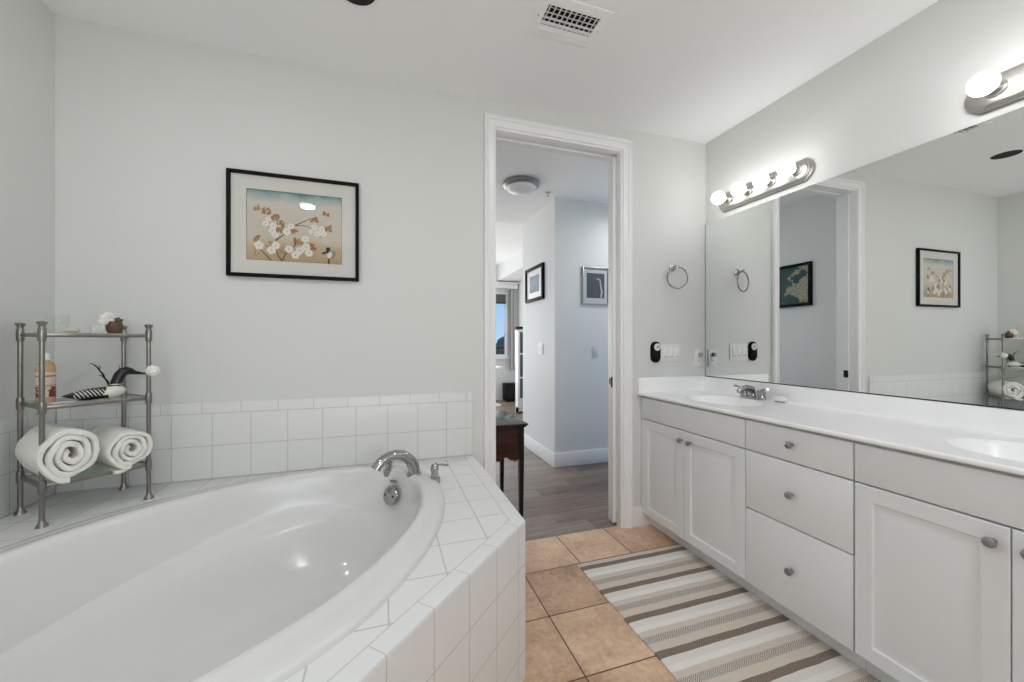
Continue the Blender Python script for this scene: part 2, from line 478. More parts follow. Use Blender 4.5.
b = MB(); b.box(0.6235, 0.626, 2.222, 2.258, 0.905, 0.965, 0.001); build('strike_plate', b, M_dark, door, 'dark metal plate')
# baseboards
b = MB()
b.box(DX1+0.083, 1.70, 2.155, 2.1699, 0.0, 0.118); b.box(DX1+0.083, 1.70, 2.159, 2.1699, 0.118, 0.127, 0.003)
struct('baseboard_back', b, M_white)
b = MB(); b.box(XL+0.0001, XL+0.014, YR, 0.36, 0, 0.125, 0.004); struct('baseboard_left', b, M_white)
b = MB(); b.box(XR-0.014, XR-0.0001, YR, 0.16, 0, 0.125, 0.004); struct('baseboard_right', b, M_white)
b = MB(); b.box(XL+0.014, XR-0.014, YR+0.0001, YR+0.014, 0, 0.125, 0.004); struct('baseboard_rear', b, M_white)

# ------------------------------------------------------------------ bathtub and tiled surround
def diag_pt(al, pe): return ((al-pe)/2**.5, (al+pe)/2**.5)
NT = 120
def oval(a, bb, n, z, cp=1.32, ca=0.60, wob=None):
    R = []
    for i in range(NT):
        t = 2*PI*i/NT; ct, st = math.cos(t), math.sin(t)
        e = 2.0/n
        al = a*math.copysign(abs(ct)**e, ct); pe = bb*math.copysign(abs(st)**e, st)
        zz = z(t) if callable(z) else z
        x, y = diag_pt(ca+al, cp+pe); R.append((x, y, zz))
    return R
DK = 0.563
sur = thing('tub_surround', 'white square-tiled corner platform around the bathtub', 'tub surround', (-0.4, 1.3, 0))
outline = [(0.481, 2.1595), (0.481, 1.311), (-0.463, 0.367), (-1.3115, 0.367), (-1.3115, 2.1595)]
cx0, cy0 = diag_pt(0.60, 1.32)
def ray_poly(dx, dy, poly):
    best = None
    for (x1, y1), (x2, y2) in zip(poly, poly[1:]+poly[:1]):
        ex, ey = x2-x1, y2-y1; den = dx*ey-dy*ex
        if abs(den) < 1e-9: continue
        t = ((x1-cx0)*ey-(y1-cy0)*ex)/den; u = ((x1-cx0)*dy-(y1-cy0)*dx)/den
        if t > 0 and -1e-6 <= u <= 1+1e-6 and (best is None or t < best): best = t
    return (cx0+dx*best, cy0+dy*best)
hole = oval(0.880, 0.597, 1.75, DK)
def shrink(poly, d):
    cxm = sum(p[0] for p in poly)/len(poly); cym = sum(p[1] for p in poly)/len(poly)
    out = []
    n = len(poly)
    for i in range(n):
        p0, p1, p2 = Vector(poly[i-1]), Vector(poly[i]), Vector(poly[(i+1) % n])
        e1 = (p1-p0).normalized(); e2 = (p2-p1).normalized()
        n1 = Vector((e1.y, -e1.x)); n2 = Vector((e2.y, -e2.x))
        c = Vector((cxm, cym))
        if (c-p1).dot(n1) < 0: n1 = -n1
        if (c-p1).dot(n2) < 0: n2 = -n2
        k = d/(1+n1.dot(n2)); q = p1+(n1+n2)*k; out.append((q.x, q.y))
    return out
def outer_ring(poly, z):
    R = [ray_poly(p[0]-cx0, p[1]-cy0, poly) for p in hole]
    for c in poly:                                   # snap the nearest sample to each corner
        k = min(range(NT), key=lambda i: abs(math.atan2(hole[i][1]-cy0, hole[i][0]-cx0)-math.atan2(c[1]-cy0, c[0]-cx0)))
        R[k] = c
    return [(x, y, z) for x, y in R]
b = MB()
b.rings([hole, outer_ring(shrink(outline, 0.006), DK), outer_ring(shrink(outline, 0.002), DK-0.0015), outer_ring(outline, DK-0.006), outer_ring(outline, DK-0.012)], smooth=False)
build('deck', b, M_tdeck, sur)
def panel(p0, p1, z0, z1, th):
    a, c = Vector((p0[0], p0[1], 0)), Vector((p1[0], p1[1], 0)); t = (c-a).normalized(); nn = Vector((-t.y, t.x, 0))
    if nn.dot(Vector((cx0, cy0, 0))-a) < 0: nn = -nn
    mb = MB(); mb.prism([a+Vector((0, 0, z0)), c+Vector((0, 0, z0)), c+nn*th+Vector((0, 0, z0)), a+nn*th+Vector((0, 0, z0))], (0, 0, z1-z0)); return mb
build('front_panel', panel(outline[1], outline[2], 0.0, DK-0.012, 0.012), M_tdiag, sur)
build('side_panel', panel(outline[0], outline[1], 0.0, DK-0.012, 0.012), M_tside, sur)
build('side_panel', panel(outline[2], outline[3], 0.0, DK-0.012, 0.012), M_tend, sur)

tub = thing('bathtub', 'white oval corner bathtub set into the tiled platform', 'bathtub', (cx0, cy0, 0.1))
bk = lambda t: max(0.0, math.sin(t))**0.8      # 1 towards the wall corner side
def ledge(a0, b0, a1, b1, n, z0, z1):
    R = []
    for i in range(NT):
        t = 2*PI*i/NT; w = bk(t); ct, st = math.cos(t), math.sin(t); e = 2.0/n
        a = a0+(a1-a0)*w; bb = b0+(b1-b0)*w
        al = a*math.copysign(abs(ct)**e, ct); pe = bb*math.copysign(abs(st)**e, st)
        x, y = diag_pt(0.60+al, 1.315+pe); R.append((x, y, z0+(z1+0.17*max(-0.45, min(0.5, al))-z0)*w))
    return R
b = MB()
R = [oval(0.905, 0.622, 1.75, DK-0.002), oval(0.905, 0.622, 1.75, 0.574), oval(0.902, 0.619, 1.75, 0.580), oval(0.893, 0.610, 1.76, 0.5845),
     oval(0.862, 0.578, 1.78, 0.588), oval(0.842, 0.556, 1.8, 0.588), oval(0.832, 0.545, 1.82, 0.592), oval(0.816, 0.527, 1.84, 0.594, 1.317), oval(0.805, 0.514, 1.85, 0.592, 1.315), oval(0.797, 0.505, 1.86, 0.585, 1.315),
     oval(0.791, 0.499, 1.87, 0.570, 1.315), oval(0.778, 0.486, 1.88, 0.50, 1.315),
     ledge(0.765, 0.472, 0.765, 0.472, 1.9, 0.43, 0.395), ledge(0.757, 0.464, 0.760, 0.468, 1.9, 0.40, 0.378), ledge(0.752, 0.459, 0.750, 0.456, 1.9, 0.385, 0.370),
     ledge(0.746, 0.452, 0.715, 0.416, 1.9, 0.37, 0.362), ledge(0.74, 0.447, 0.705, 0.404, 1.9, 0.36, 0.352), ledge(0.73, 0.440, 0.690, 0.385, 1.9, 0.34, 0.325),
     oval(0.66, 0.33, 1.95, 0.25, 1.315), oval(0.61, 0.265, 2.0, 0.19, 1.315), oval(0.57, 0.225, 2.0, 0.172, 1.315), oval(0.50, 0.17, 2.0, 0.165, 1.315), oval(0.25, 0.08, 2.0, 0.163, 1.315), oval(0.02, 0.01, 2.0, 0.162, 1.315)]
b.rings(R, cap1=True)
build('tub_shell', b, M_tub, tub)
# overflow plate on the inner end wall, drain below
nrm = Vector((-0.72, -0.66, 0.24)).normalized()
Mo = nrm.to_track_quat('Z', 'Y').to_matrix()
oc = Vector((0.029, 1.884, 0.492))
b = MB(); b.lathe([(0.0435, -0.01), (0.0435, 0.002), (0.040, 0.006), (0.030, 0.010), (0.012, 0.012), (0.0005, 0.0125)], oc, 32, M=Mo)
ovf = build('overflow_plate', b, M_chrome, tub, 'round chrome overflow plate')
for sx in (-1, 1):
    b = MB(); b.sphere(oc+Mo @ Vector((0.024*sx, 0.0, 0.0095)), 0.0055, 10, 6); build('screw', b, M_dark, ovf)
b = MB(); b.lathe([(0.016, -0.004), (0.016, 0.003), (0.008, 0.004), (0.0005, 0.004)], oc+Mo @ Vector((0.0, 0.062, -0.002)), 16, sx=1.3, sy=0.45, M=Mo)
build('trip_lever', b, M_chrome, tub)
dxy = diag_pt(1.05, 1.315)
b = MB(); b.lathe([(0.035, 0.160), (0.035, 0.168), (0.028, 0.170), (0.0005, 0.171)], (dxy[0], dxy[1], 0), 24); build('drain', b, M_chrome, tub)

# roman tub filler
fz = 0.585
tf = thing('tub_faucet', 'chrome arched bathtub faucet with two lever handles on the tub rim', 'faucet', (0.142, 1.862, fz))
sd = Vector((-0.91, -0.41, 0)).normalized()
base = Vector((0.134, 1.862, fz)); path = []; rad = []
for i in range(15):
    k = i/14.0; a = PI*(0.02+0.83*k)
    path.append(base+sd*(0.092*(1-math.cos(a))*1.06)+Vector((0, 0, 0.104*math.sin(a)**0.85-0.002+0.012*k)))
    rad.append(0.032-0.008*min(1, k*1.3))
b = MB(); b.lathe([(0.034, -0.012), (0.034, 0.004), (0.029, 0.010)], base, 24)
b.tube(path, rad, 18, True, 0.85, up=tuple(-sd)); build('spout', b, M_chrome, tf)
def tub_handle(c, ang, ln):
    mb = MB(); mb.lathe([(0.026, -0.026), (0.026, 0.004), (0.017, 0.010), (0.016, 0.03), (0.019, 0.042), (0.016, 0.056), (0.009, 0.068), (0.0005, 0.071)], c, 20)
    h = build('handle', mb, M_chrome, tf)
    d = Vector((math.cos(ang), math.sin(ang), 0)); c = Vector(c)
    mb = MB(); mb.tube([c+Vector((0, 0, 0.060)), c+d*0.03+Vector((0, 0, 0.058)), c+d*ln+Vector((0, 0, 0.050))], [0.007, 0.006, 0.0075], 10, True, 0.7)
    build('lever', mb, M_chrome, h)
tub_handle((0.218, 1.790, 0.582), 0.15, 0.062)
tub_handle((0.022, 1.965, 0.586), 2.2, 0.05)

# ------------------------------------------------------------------ vanity
VX = 1.600
def door_front(mb, y0, y1, z0, z1):
    """raised panel front lying in the plane x = VX, facing -x"""
    def ring(i, dx): return [(VX+dx, y0+i, z0+i), (VX+dx, y1-i, z0+i), (VX+dx, y1-i, z1-i), (VX+dx, y0+i, z1-i)]
    V = [[mb.v(p) for p in r] for r in (ring(0, 0.033), ring(0, 0.003), ring(0.003, 0.0), ring(0.052, 0.0), ring(0.057, 0.0065), ring(0.063, 0.0075), ring(0.092, 0.0015), ring(0.096, 0.0005))]
    for a, c in zip(V, V[1:]):
        for i in range(4): mb.face([a[i], a[(i+1) % 4], c[(i+1) % 4], c[i]])
    mb.face(V[-1]); mb.face(list(reversed(V[0])))
def slab_front(mb, y0, y1, z0, z1): mb.box(VX, VX+0.033, y0, y1, z0, z1, 0.0025)
def knob(parent, y, z):
    mb = MB(); mb.lathe([(0.008, 0.0), (0.0075, 0.004), (0.0055, 0.010), (0.0065, 0.014), (0.0135, 0.018), (0.0150, 0.022), (0.0140, 0.026), (0.009, 0.029), (0.0005, 0.030)], (VX, y, z), 20, '-X')
    build('knob', mb, M_knob, parent, 'grey metal knob')
def carcass(name, label, y0, y1):
    t = thing(name, label, 'cabinet', (1.86, (y0+y1)/2, 0), 'white vanity cabinets')
    mb = MB(); mb.box(VX+0.034, 2.125, y0, y1, 0.082, 0.70); mb.box(VX+0.034, VX+0.052, y0, y1, 0.70, 0.851)
    build('cabinet_body', mb, M_cab, t)
    mb = MB(); mb.box(1.668, 1.684, y0, y1, 0.0, 0.082); build('toe_kick', mb, M_cab, t)
    return t
T1, D0, D1 = 0.838, 0.088, 0.698
c1 = carcass('sink_cabinet', 'white two-door sink cabinet at the end of the vanity beside the doorway', 1.389, 2.166)
b = MB(); slab_front(b, 1.391, 2.150, 0.704, T1); build('false_front', b, M_cab, c1)
b = MB(); b.box(VX+0.004, VX+0.035, 2.1515, 2.166, 0.085, T1); build('filler_strip', b, M_cab, c1)
for y0, y1, ky in ((1.788, 2.150, 1.797), (1.391, 1.785, 1.729)):
    b = MB(); door_front(b, y0, y1, D0, D1); d = build('door', b, M_cab, c1); knob(d, ky, 0.645)
c2 = carcass('drawer_cabinet', 'white three-drawer cabinet in the middle of the vanity', 0.948, 1.387)
for z0, z1, kz in ((0.704, T1, 0.776), (0.436, 0.698, 0.569), (D0, 0.430, 0.255)):
    b = MB(); slab_front(b, 0.950, 1.386, z0, z1); d = build('drawer', b, M_cab, c2); knob(d, 1.170, kz)
c3 = carcass('sink_cabinet', 'white two-door sink cabinet of the vanity nearest the camera', 0.185, 0.946)
b = MB(); slab_front(b, 0.187, 0.944, 0.704, T1); build('false_front', b, M_cab, c3)
for y0, y1, ky in ((0.579, 0.944, 0.609), (0.187, 0.576, 0.539)):
    b = MB(); door_front(b, y0, y1, D0, D1); d = build('door', b, M_cab, c3); knob(d, ky, 0.650)

CT = 0.870
ctop = thing('countertop', 'long white vanity countertop with two oval basins and a backsplash', 'countertop', (1.85, 1.17, 0.852))
SINKS = [(1.835, 1.735), (1.835, 0.575)]
def sink_ring(c, a, bb, z, n=2.1, N=64):
    R = []
    for i in range(N):
        t = 2*PI*i/N; ct, st = math.cos(t), math.sin(t); e = 2/n
        R.append((c[0]+a*math.copysign(abs(ct)**e, ct), c[1]+bb*math.copysign(abs(st)**e, st), z))
    return R
b = MB()
for c, (ya, yb) in zip(SINKS, ((1.155, 2.1695), (0.170, 1.155))):
    poly = [(1.579, ya), (2.118, ya), (2.118, yb), (1.579, yb)]
    inner = sink_ring(c, 0.168, 0.222, CT)
    outr = []
    for p in inner:
        dx, dy = p[0]-c[0], p[1]-c[1]; t = 9
        if dx > 1e-9: t = min(t, (2.118-c[0])/dx)
        if dx < -1e-9: t = min(t, (1.579-c[0])/dx)
        if dy > 1e-9: t = min(t, (yb-c[1])/dy)
        if dy < -1e-9: t = min(t, (ya-c[1])/dy)
        outr.append((c[0]+dx*t, c[1]+dy*t, CT))
    for q in poly:
        k = min(range(len(inner)), key=lambda i: abs(math.atan2(inner[i][1]-c[1], inner[i][0]-c[0])-math.atan2(q[1]-c[1], q[0]-c[0])))
        outr[k] = (q[0], q[1], CT)
    b.rings([inner, outr], smooth=False)
prof = [(1.579, CT), (1.5755, CT-0.0012), (1.5735, CT-0.004), (1.573, CT-0.008), (1.573, CT-0.013), (1.5745, CT-0.016), (1.579, CT-0.0175), (1.640, CT-0.0175)]
b.rings([[(x, 0.170, z) for x, z in prof], [(x, 2.1695, z) for x, z in prof]], closed=False)
b.poly([(x, 0.170, z) for x, z in prof])
build('slab', b, M_counter, ctop)
b = MB(); b.box(2.1175, 2.1365, 0.170, 2.1695, CT-0.002, 0.960, 0.004); build('backsplash', b, M_counter, ctop)
b = MB(); b.box(1.5735, 2.1175, 2.1500, 2.1695, CT-0.002, 0.966, 0.004); build('side_splash', b, M_counter, ctop)
for c in SINKS:
    b = MB()
    b.rings([sink_ring(c, 0.168, 0.222, CT), sink_ring(c, 0.163, 0.217, CT-0.003), sink_ring(c, 0.158, 0.211, CT-0.012), sink_ring(c, 0.145, 0.196, CT-0.055), sink_ring(c, 0.115, 0.155, CT-0.105), sink_ring(c, 0.06, 0.08, CT-0.128), sink_ring(c, 0.01, 0.012, CT-0.132)], cap1=True)
    bs = build('basin', b, M_counter, ctop)
    b = MB(); b.lathe([(0.022, -0.004), (0.022, 0.002), (0.016, 0.003), (0.0005, 0.0015)], (c[0], c[1], CT-0.131), 20); build('drain', b, M_chrome, bs)

# basin faucet
fx, fy = 2.045, 1.725
fa = thing('sink_faucet', 'chrome two-handle faucet behind the basin next to the doorway', 'faucet', (fx, fy, CT))
b = MB(); b.lathe([(0.030, 0.0), (0.030, 0.012), (0.026, 0.018), (0.0005, 0.019)], (fx, fy, CT), 28, sx=0.9, sy=2.75); build('base_plate', b, M_chrome, fa)
b = MB(); b.lathe([(0.018, 0.01), (0.016, 0.03), (0.013, 0.045)], (fx, fy, CT), 16)
b.tube([(fx+0.003, fy, CT+0.03), (fx-0.008, fy, CT+0.055), (fx-0.045, fy, CT+0.066), (fx-0.085, fy, CT+0.060), (fx-0.108, fy, CT+0.045)], [0.017, 0.019, 0.016, 0.014, 0.013], 14)
build('spout', b, M_chrome, fa)
for sgn in (-1, 1):
    hy = fy+sgn*0.055
    b = MB(); b.lathe([(0.023, 0.014), (0.020, 0.03), (0.024, 0.042), (0.018, 0.054), (0.0005, 0.058)], (fx, hy, CT), 18); h = build('handle', b, M_chrome, fa)
    b = MB(); b.tube([(fx, hy, CT+0.052), (fx-0.01, hy+sgn*0.025, CT+0.061), (fx-0.018, hy+sgn*0.052, CT+0.066)], [0.010, 0.009, 0.010], 10, True, 0.6); build('lever', b, M_chrome, h)
b = MB()
b.lathe([(0.020, 0.004), (0.031, 0.010), (0.034, 0.018), (0.031, 0.027), (0.018, 0.033), (0.0005, 0.0345)], (2.060, 1.572, CT), 24, sx=0.75, sy=1.05); 
so = build('soap_bar', b, M_plate, None, 'small white oval soap resting on the countertop right of the faucet', 'soap')
b = MB(); b.lathe([(0.024, 0.0), (0.026, 0.003), (0.024, 0.0042)], (2.060, 1.572, CT), 24, sx=0.75, sy=1.05); build('soap_shadow', b, M_grey, so, 'painted shadow under the soap')  # dark disc paints the shadow beneath the soap

# mirror
mi = thing('vanity_mirror', 'large frameless mirror above the vanity backsplash', 'mirror', (2.134, 1.17, 0.9605))
def mx(y): return 2.1318+0.0100*(y-2.1655)      # hung a touch out of square with the wall
b = MB(); b.prism([(mx(0.172), 0.172, 0.9655), (mx(2.1655), 2.1655, 0.9655), (2.1365, 2.1655, 0.9655), (2.1365, 0.172, 0.9655)], (0, 0, 2.020-0.9655)); build('mirror_glass', b, M_mirror, mi)
b = MB(); b.prism([(mx(0.172)-0.001, 0.172, 0.9608), (mx(2.169)-0.001, 2.169, 0.9608), (2.1366, 2.169, 0.9608), (2.1366, 0.172, 0.9608)], (0, 0, 0.0046)); b.box(2.1308, 2.1366, 2.1656, 2.1690, 0.9654, 2.020); build('edge_channel', b, M_medge, mi, 'thin dark edge strip')

# ------------------------------------------------------------------ vanity light bars
def light_bar(y1, label):
    y0 = y1-0.60; zc = 2.116; ym = (y0+y1)/2
    t = thing('vanity_light', label, 'light fixture', (2.12, ym, zc), 'globe light bars above the mirror')
    mb = MB()
    def outl(h, ins, x):
        P = []
        for ye, s in ((y1-ins, 1), (y0+ins, -1)):
            arc = [(-1, 0.0), (-0.62, 0.0), (0.0, 0.55), (0.62, 0.0), (1, 0.0)]
            hh = h/2
            pts = [(ye-s*0.040, hh), (ye-s*0.012, hh*0.62), (ye, hh*0.22), (ye, -hh*0.22), (ye-s*0.012, -hh*0.62), (ye-s*0.040, -hh)]
            if s < 0: pts = list(reversed(pts))
            P += [(x, a, zc+q) for a, q in pts]
        return P
    mb.rings([outl(0.120, 0.0, 2.1365), outl(0.120, 0.0, 2.124), outl(0.106, 0.010, 2.121), outl(0.106, 0.010, 2.115), outl(0.094, 0.018, 2.112), outl(0.094, 0.018, 2.107), outl(0.078, 0.028, 2.104)], cap0=True, cap1=True, smooth=False)
    build('backplate', mb, M_nickel, t)
    for k in range(4):
        y = y1-0.087-0.1475*k
        mb = MB(); mb.lathe([(0.031, 0.0), (0.031, 0.004), (0.024, 0.008), (0.021, 0.030), (0.022, 0.034), (0.019, 0.036)], (2.104, y, zc+0.002), 24, '-X')
        sk = build('socket', mb, M_nickel, t)
        mb = MB()
        pr = [(0.0135, -0.004)]+[(max(0.0005, 0.0405*math.sin(PI*i/18)), 0.046-0.0405*math.cos(PI*i/18)) for i in range(2, 19)]
        mb.lathe(pr, (2.074, y, zc+0.004), 28, '-X'); build('bulb', mb, M_bulb, sk, 'lit white globe bulb')
    return t
light_bar(2.042, 'four-globe nickel light bar over the mirror near the back wall')
light_bar(0.884, 'four-globe nickel light bar over the mirror at the near end of the vanity')

# ------------------------------------------------------------------ things on the back wall
tr = thing('towel_ring', 'round chrome towel ring on the wall between doorway and mirror', 'towel ring', (1.850, 2.17, 1.55))
b = MB(); b.lathe([(0.024, 0.0), (0.024, 0.005), (0.018, 0.010), (0.009, 0.014), (0.008, 0.045), (0.011, 0.050), (0.010, 0.058), (0.0005, 0.060)], (1.850, 2.1695, 1.702), 24, '-Y'); build('post', b, M_chrome, tr)
Mr = Matrix.Rotation(PI/2, 3, 'X')
Mr = Matrix.Rotation(math.radians(-14), 3, 'Z') @ Mr
b = MB(); b.torus((1.850, 2.117, 1.627), 0.070, 0.0048, Mr); build('ring', b, M_ring, tr)

rm = thing('remote_holder', 'black oval remote control on the wall left of the light switches', 'remote control', (1.712, 2.17, 1.07))
def capsule(mb, x, z, w, h, y0, y1):
    P = []
    for s, zc in ((1, z+h/2-w/2), (-1, z-h/2+w/2)):
        for i in range(11):
            a = PI*i/10*s if s > 0 else PI+PI*i/10
            P.append((x+w/2*math.cos(a), zc+w/2*math.sin(a)))
    R = []
    for y, k in ((y0, 1.0), (y0+(y1-y0)*0.7, 1.0), (y1, 0.86)):
        R.append([(x+(px-x)*k, y, z+(pz-z)*k) for px, pz in P])
    mb.rings(R, cap0=True, cap1=True, smooth=False)
b = MB(); capsule(b, 1.712, 1.133, 0.070, 0.140, 2.1695, 2.148); build('housing', b, M_black, rm)
b = MB(); b.lathe([(0.024, 0.0), (0.024, 0.004), (0.019, 0.006), (0.0005, 0.006)], (1.714, 2.1478, 1.166), 24, '-Y'); dl = build('dial', b, M_plate, rm, 'white round dial')
b = MB(); b.lathe([(0.011, 0.0), (0.009, 0.002), (0.0005, 0.002)], (1.714, 2.1418, 1.168), 16, '-Y'); build('button', b, M_knob, dl)

sw = thing('light_switch', 'white triple rocker switch plate between the remote and the outlet', 'light switch', (1.836, 2.17, 1.07))
b = MB(); b.box(1.753, 1.919, 2.1635, 2.1697, 1.070, 1.188, 0.003); build('switch_plate', b, M_plate, sw)
for k in (-1, 0, 1):
    x = 1.836+k*0.046
    b = MB(); b.box(x-0.0175, x+0.0175, 2.1590, 2.1640, 1.096, 1.162, 0.002); r = build('rocker', b, M_white, sw)
    b = MB(); b.box(x-0.012, x+0.012, 2.1578, 2.1592, 1.100, 1.104); build('indicator', b, M_grey, r)
ot = thing('wall_outlet', 'white duplex outlet on the wall beside the mirror edge', 'outlet', (2.072, 2.17, 1.03))
b = MB(); b.box(2.036, 2.108, 2.1635, 2.1697, 1.030, 1.148, 0.003); build('outlet_plate', b, M_plate, ot)
for zc in (1.068, 1.112):
    b = MB(); b.lathe([(0.017, 0.0), (0.017, 0.003), (0.0005, 0.003)], (2.072, 2.1640, zc), 20, '-Y'); r = build('receptacle', b, M_white, ot)
    b = MB(); b.box(2.064, 2.067, 2.1600, 2.1612, zc-0.005, zc+0.006); b.box(2.077, 2.080, 2.1600, 2.1612, zc-0.005, zc+0.006); build('slot', b, M_dark, r)
pl = MB(); pl.box(2.060, 2.084, 2.140, 2.1605, 1.098, 1.126, 0.004)
build('plug_adapter', pl, M_grey, None, 'small grey plug in the upper socket of the outlet by the mirror', 'plug')

# ------------------------------------------------------------------ framed blossom print
pc = thing('framed_print', 'black framed print of white blossoms and a small bird above the tub', 'picture', (-0.413, 2.17, 1.51))
FX0, FX1, FZ0, FZ1 = -0.702, -0.123, 1.512, 2.015
def frame4(mb, x0, x1, z0, z1, w, y0, y1, bev=0.002):
    mb.box(x0, x0+w, y1, y0, z0, z1, bev); mb.box(x1-w, x1, y1, y0, z0, z1, bev)
    mb.box(x0+w-0.001, x1-w+0.001, y1, y0, z0, z0+w, bev); mb.box(x0+w-0.001, x1-w+0.001, y1, y0, z1-w, z1, bev)
b = MB(); frame4(b, FX0, FX1, FZ0, FZ1, 0.0165, 2.1695, 2.146); build('frame', b, M_black, pc)
AX0, AX1, AZ0, AZ1 = -0.623, -0.204, 1.594, 1.934
b = MB()
yb_ = 2.160
for x0, x1, z0, z1 in ((FX0+0.015, AX0, FZ0+0.015, FZ1-0.015), (AX1, FX1-0.015, FZ0+0.015, FZ1-0.015), (AX0, AX1, FZ0+0.015, AZ0), (AX0, AX1, AZ1, FZ1-0.015)):
    b.box(x0, x1, yb_-0.002, yb_+0.003, z0, z1)
build('mat_board', b, M_mat, pc, 'off-white mat board')
# the printed sheet: painted patches laid on the paper
def mk_paper():
    m, nt, bb = new_mat('print_paper')
    x, y, z = pos(nt); n = noise(nt, vec(nt, x, y, z), 14)
    f = ((z-AZ0)/(AZ1-AZ0))+n*0.16-0.08
    c = ramp(nt, f, [(0.0, srgb(178, 150, 112)), (0.22, srgb(194, 174, 142)), (0.36, srgb(204, 196, 178)), (0.84, srgb(206, 200, 188)), (0.93, srgb(160, 178, 172)), (1.0, srgb(84, 126, 126))])
    nt.links.new(c, bb.inputs['Base Color']); bb.inputs['Roughness'].default_value = 0.8; return m
PA = [mk_paper(), plain('ink_line', srgb(70, 52, 46), 0.8), plain('petal_white', srgb(232, 226, 214), 0.8), plain('petal_centre', srgb(120, 112, 104), 0.8),
      plain('rust_leaf', srgb(160, 112, 66), 0.8, var=0.2, scale=90), plain('ochre_leaf', srgb(170, 136, 84), 0.8), plain('bird_black', srgb(26, 22, 26), 0.8), plain('bird_grey', srgb(150, 142, 138), 0.8)]
b = MB(); ys = 2.1612
b.mi = 0; b.quad((AX0-0.001, ys, AZ0-0.001), (AX1+0.001, ys, AZ0-0.001), (AX1+0.001, ys, AZ1+0.001), (AX0-0.001, ys, AZ1+0.001))
layer = [0]
def A(px, py):    # position on the print as a fraction of the sheet (0..1, from its top left)
    return AX0+(AX1-AX0)*px, AZ1-(AZ1-AZ0)*py
def blob(px, py, rx, ry, mi, n=14, rot=0.0):
    layer[0] += 1; y = ys-0.00002*layer[0]-0.0002; cx, cz = A(px, py); b.mi = mi
    P = []
    for i in range(n):
        a = 2*PI*i/n; u, w = rx*math.cos(a), ry*math.sin(a)
        P.append((cx+u*math.cos(rot)-w*math.sin(rot), y, cz+u*math.sin(rot)+w*math.cos(rot)))
    b.poly(P)
def stroke(pts, w, mi):
    layer[0] += 1; y = ys-0.00002*layer[0]-0.0002; b.mi = mi
    Q = [A(*p) for p in pts]; L, Rr = [], []
    for i, (x, z) in enumerate(Q):
        x0, z0 = Q[max(0, i-1)]; x1, z1 = Q[min(len(Q)-1, i+1)]
        l = math.hypot(x1-x0, z1-z0); nx, nz = -(z1-z0)/l, (x1-x0)/l; k = w*(1-0.5*i/len(Q))
        L.append((x+nx*k, y, z+nz*k)); Rr.append((x-nx*k, y, z-nz*k))
    for i in range(len(Q)-1): b.quad(L[i], L[i+1], Rr[i+1], Rr[i])
# 2 mm keyline
stroke([(0, 0), (1, 0)], 0.002, 1); stroke([(0, 1), (1, 1)], 0.002, 1); stroke([(0, 0), (0, 1)], 0.002, 1); stroke([(1, 0), (1, 1)], 0.002, 1)
stroke([(0.25, 1.0), (0.20, 0.93), (0.14, 0.85)], 0.003, 1)
stroke([(0.36, 1.0), (0.32, 0.93), (0.30, 0.85)], 0.0032, 1)
stroke([(0.36, 1.0), (0.38, 0.92), (0.43, 0.85)], 0.0028, 1)
stroke([(0.29, 0.71), (0.33, 0.66), (0.38, 0.61)], 0.0034, 1)
stroke([(0.48, 0.78), (0.50, 0.73), (0.51, 0.69)], 0.0026, 1)
stroke([(0.49, 0.47), (0.56, 0.42), (0.66, 0.35)], 0.0022, 1)
stroke([(0.49, 0.47), (0.58, 0.465), (0.63, 0.47), (0.67, 0.50)], 0.0018, 1)
stroke([(0.08, 0.93), (0.09, 0.87), (0.07, 0.80)], 0.0012, 1); stroke([(0.11, 0.93), (0.13, 0.88)], 0.0012, 1)
rnd = random.Random(3)
def leafs(px, py, n, mi, sp=0.035):
    for _ in range(n): blob(px+rnd.uniform(-sp, sp), py+rnd.uniform(-sp, sp), rnd.uniform(0.007, 0.0125), rnd.uniform(0.004, 0.0065), mi, 8, rnd.uniform(0, 3))
for q in ((0.20, 0.30), (0.29, 0.37), (0.34, 0.46), (0.10, 0.70), (0.69, 0.36), (0.85, 0.47), (0.83, 0.27), (0.52, 0.69), (0.33, 0.55), (0.48, 0.55), (0.68, 0.76)): leafs(q[0], q[1], 8, 4)
for q in ((0.23, 0.77), (0.36, 0.86), (0.40, 0.84), (0.12, 0.26), (0.55, 0.71)): leafs(q[0], q[1], 5, 5)
def blossom(px, py, r):
    for k in range(5):
        a = 2*PI*k/5+px*7; blob(px+0.55*r/(AX1-AX0)*math.cos(a), py+0.55*r/(AZ1-AZ0)*math.sin(a), r*0.60, r*0.55, 2, 10, a)
    blob(px, py, r*0.16, r*0.16, 3, 8)
for px, py, r in ((0.125, 0.79, 0.019), (0.25, 0.85, 0.018), (0.295, 0.78, 0.017), (0.43, 0.82, 0.018), (0.50, 0.90, 0.018), (0.545, 0.83, 0.018), (0.61, 0.77, 0.018), (0.64, 0.86, 0.017), (0.60, 0.66, 0.016), (0.61, 0.77, 0.015),
                  (0.19, 0.48, 0.014), (0.27, 0.50, 0.015), (0.26, 0.57, 0.016), (0.29, 0.63, 0.014), (0.41, 0.57, 0.017), (0.45, 0.49, 0.014), (0.22, 0.41, 0.011), (0.70, 0.48, 0.014), (0.73, 0.57, 0.016), (0.78, 0.50, 0.014), (0.80, 0.57, 0.014), (0.66, 0.55, 0.011)): blossom(px, py, r)
blob(0.885, 0.86, 0.016, 0.022, 7, 16, -0.5); blob(0.865, 0.87, 0.011, 0.017, 2, 14, -0.4); blob(0.850, 0.785, 0.010, 0.010, 6, 14); blob(0.805, 0.845, 0.010, 0.005, 6, 12, 0.5); blob(0.84, 0.825, 0.008, 0.005, 6, 10, -0.7); blob(0.855, 0.965, 0.0035, 0.016, 6, 10); blob(0.795, 0.85, 0.004, 0.003, 6, 8)
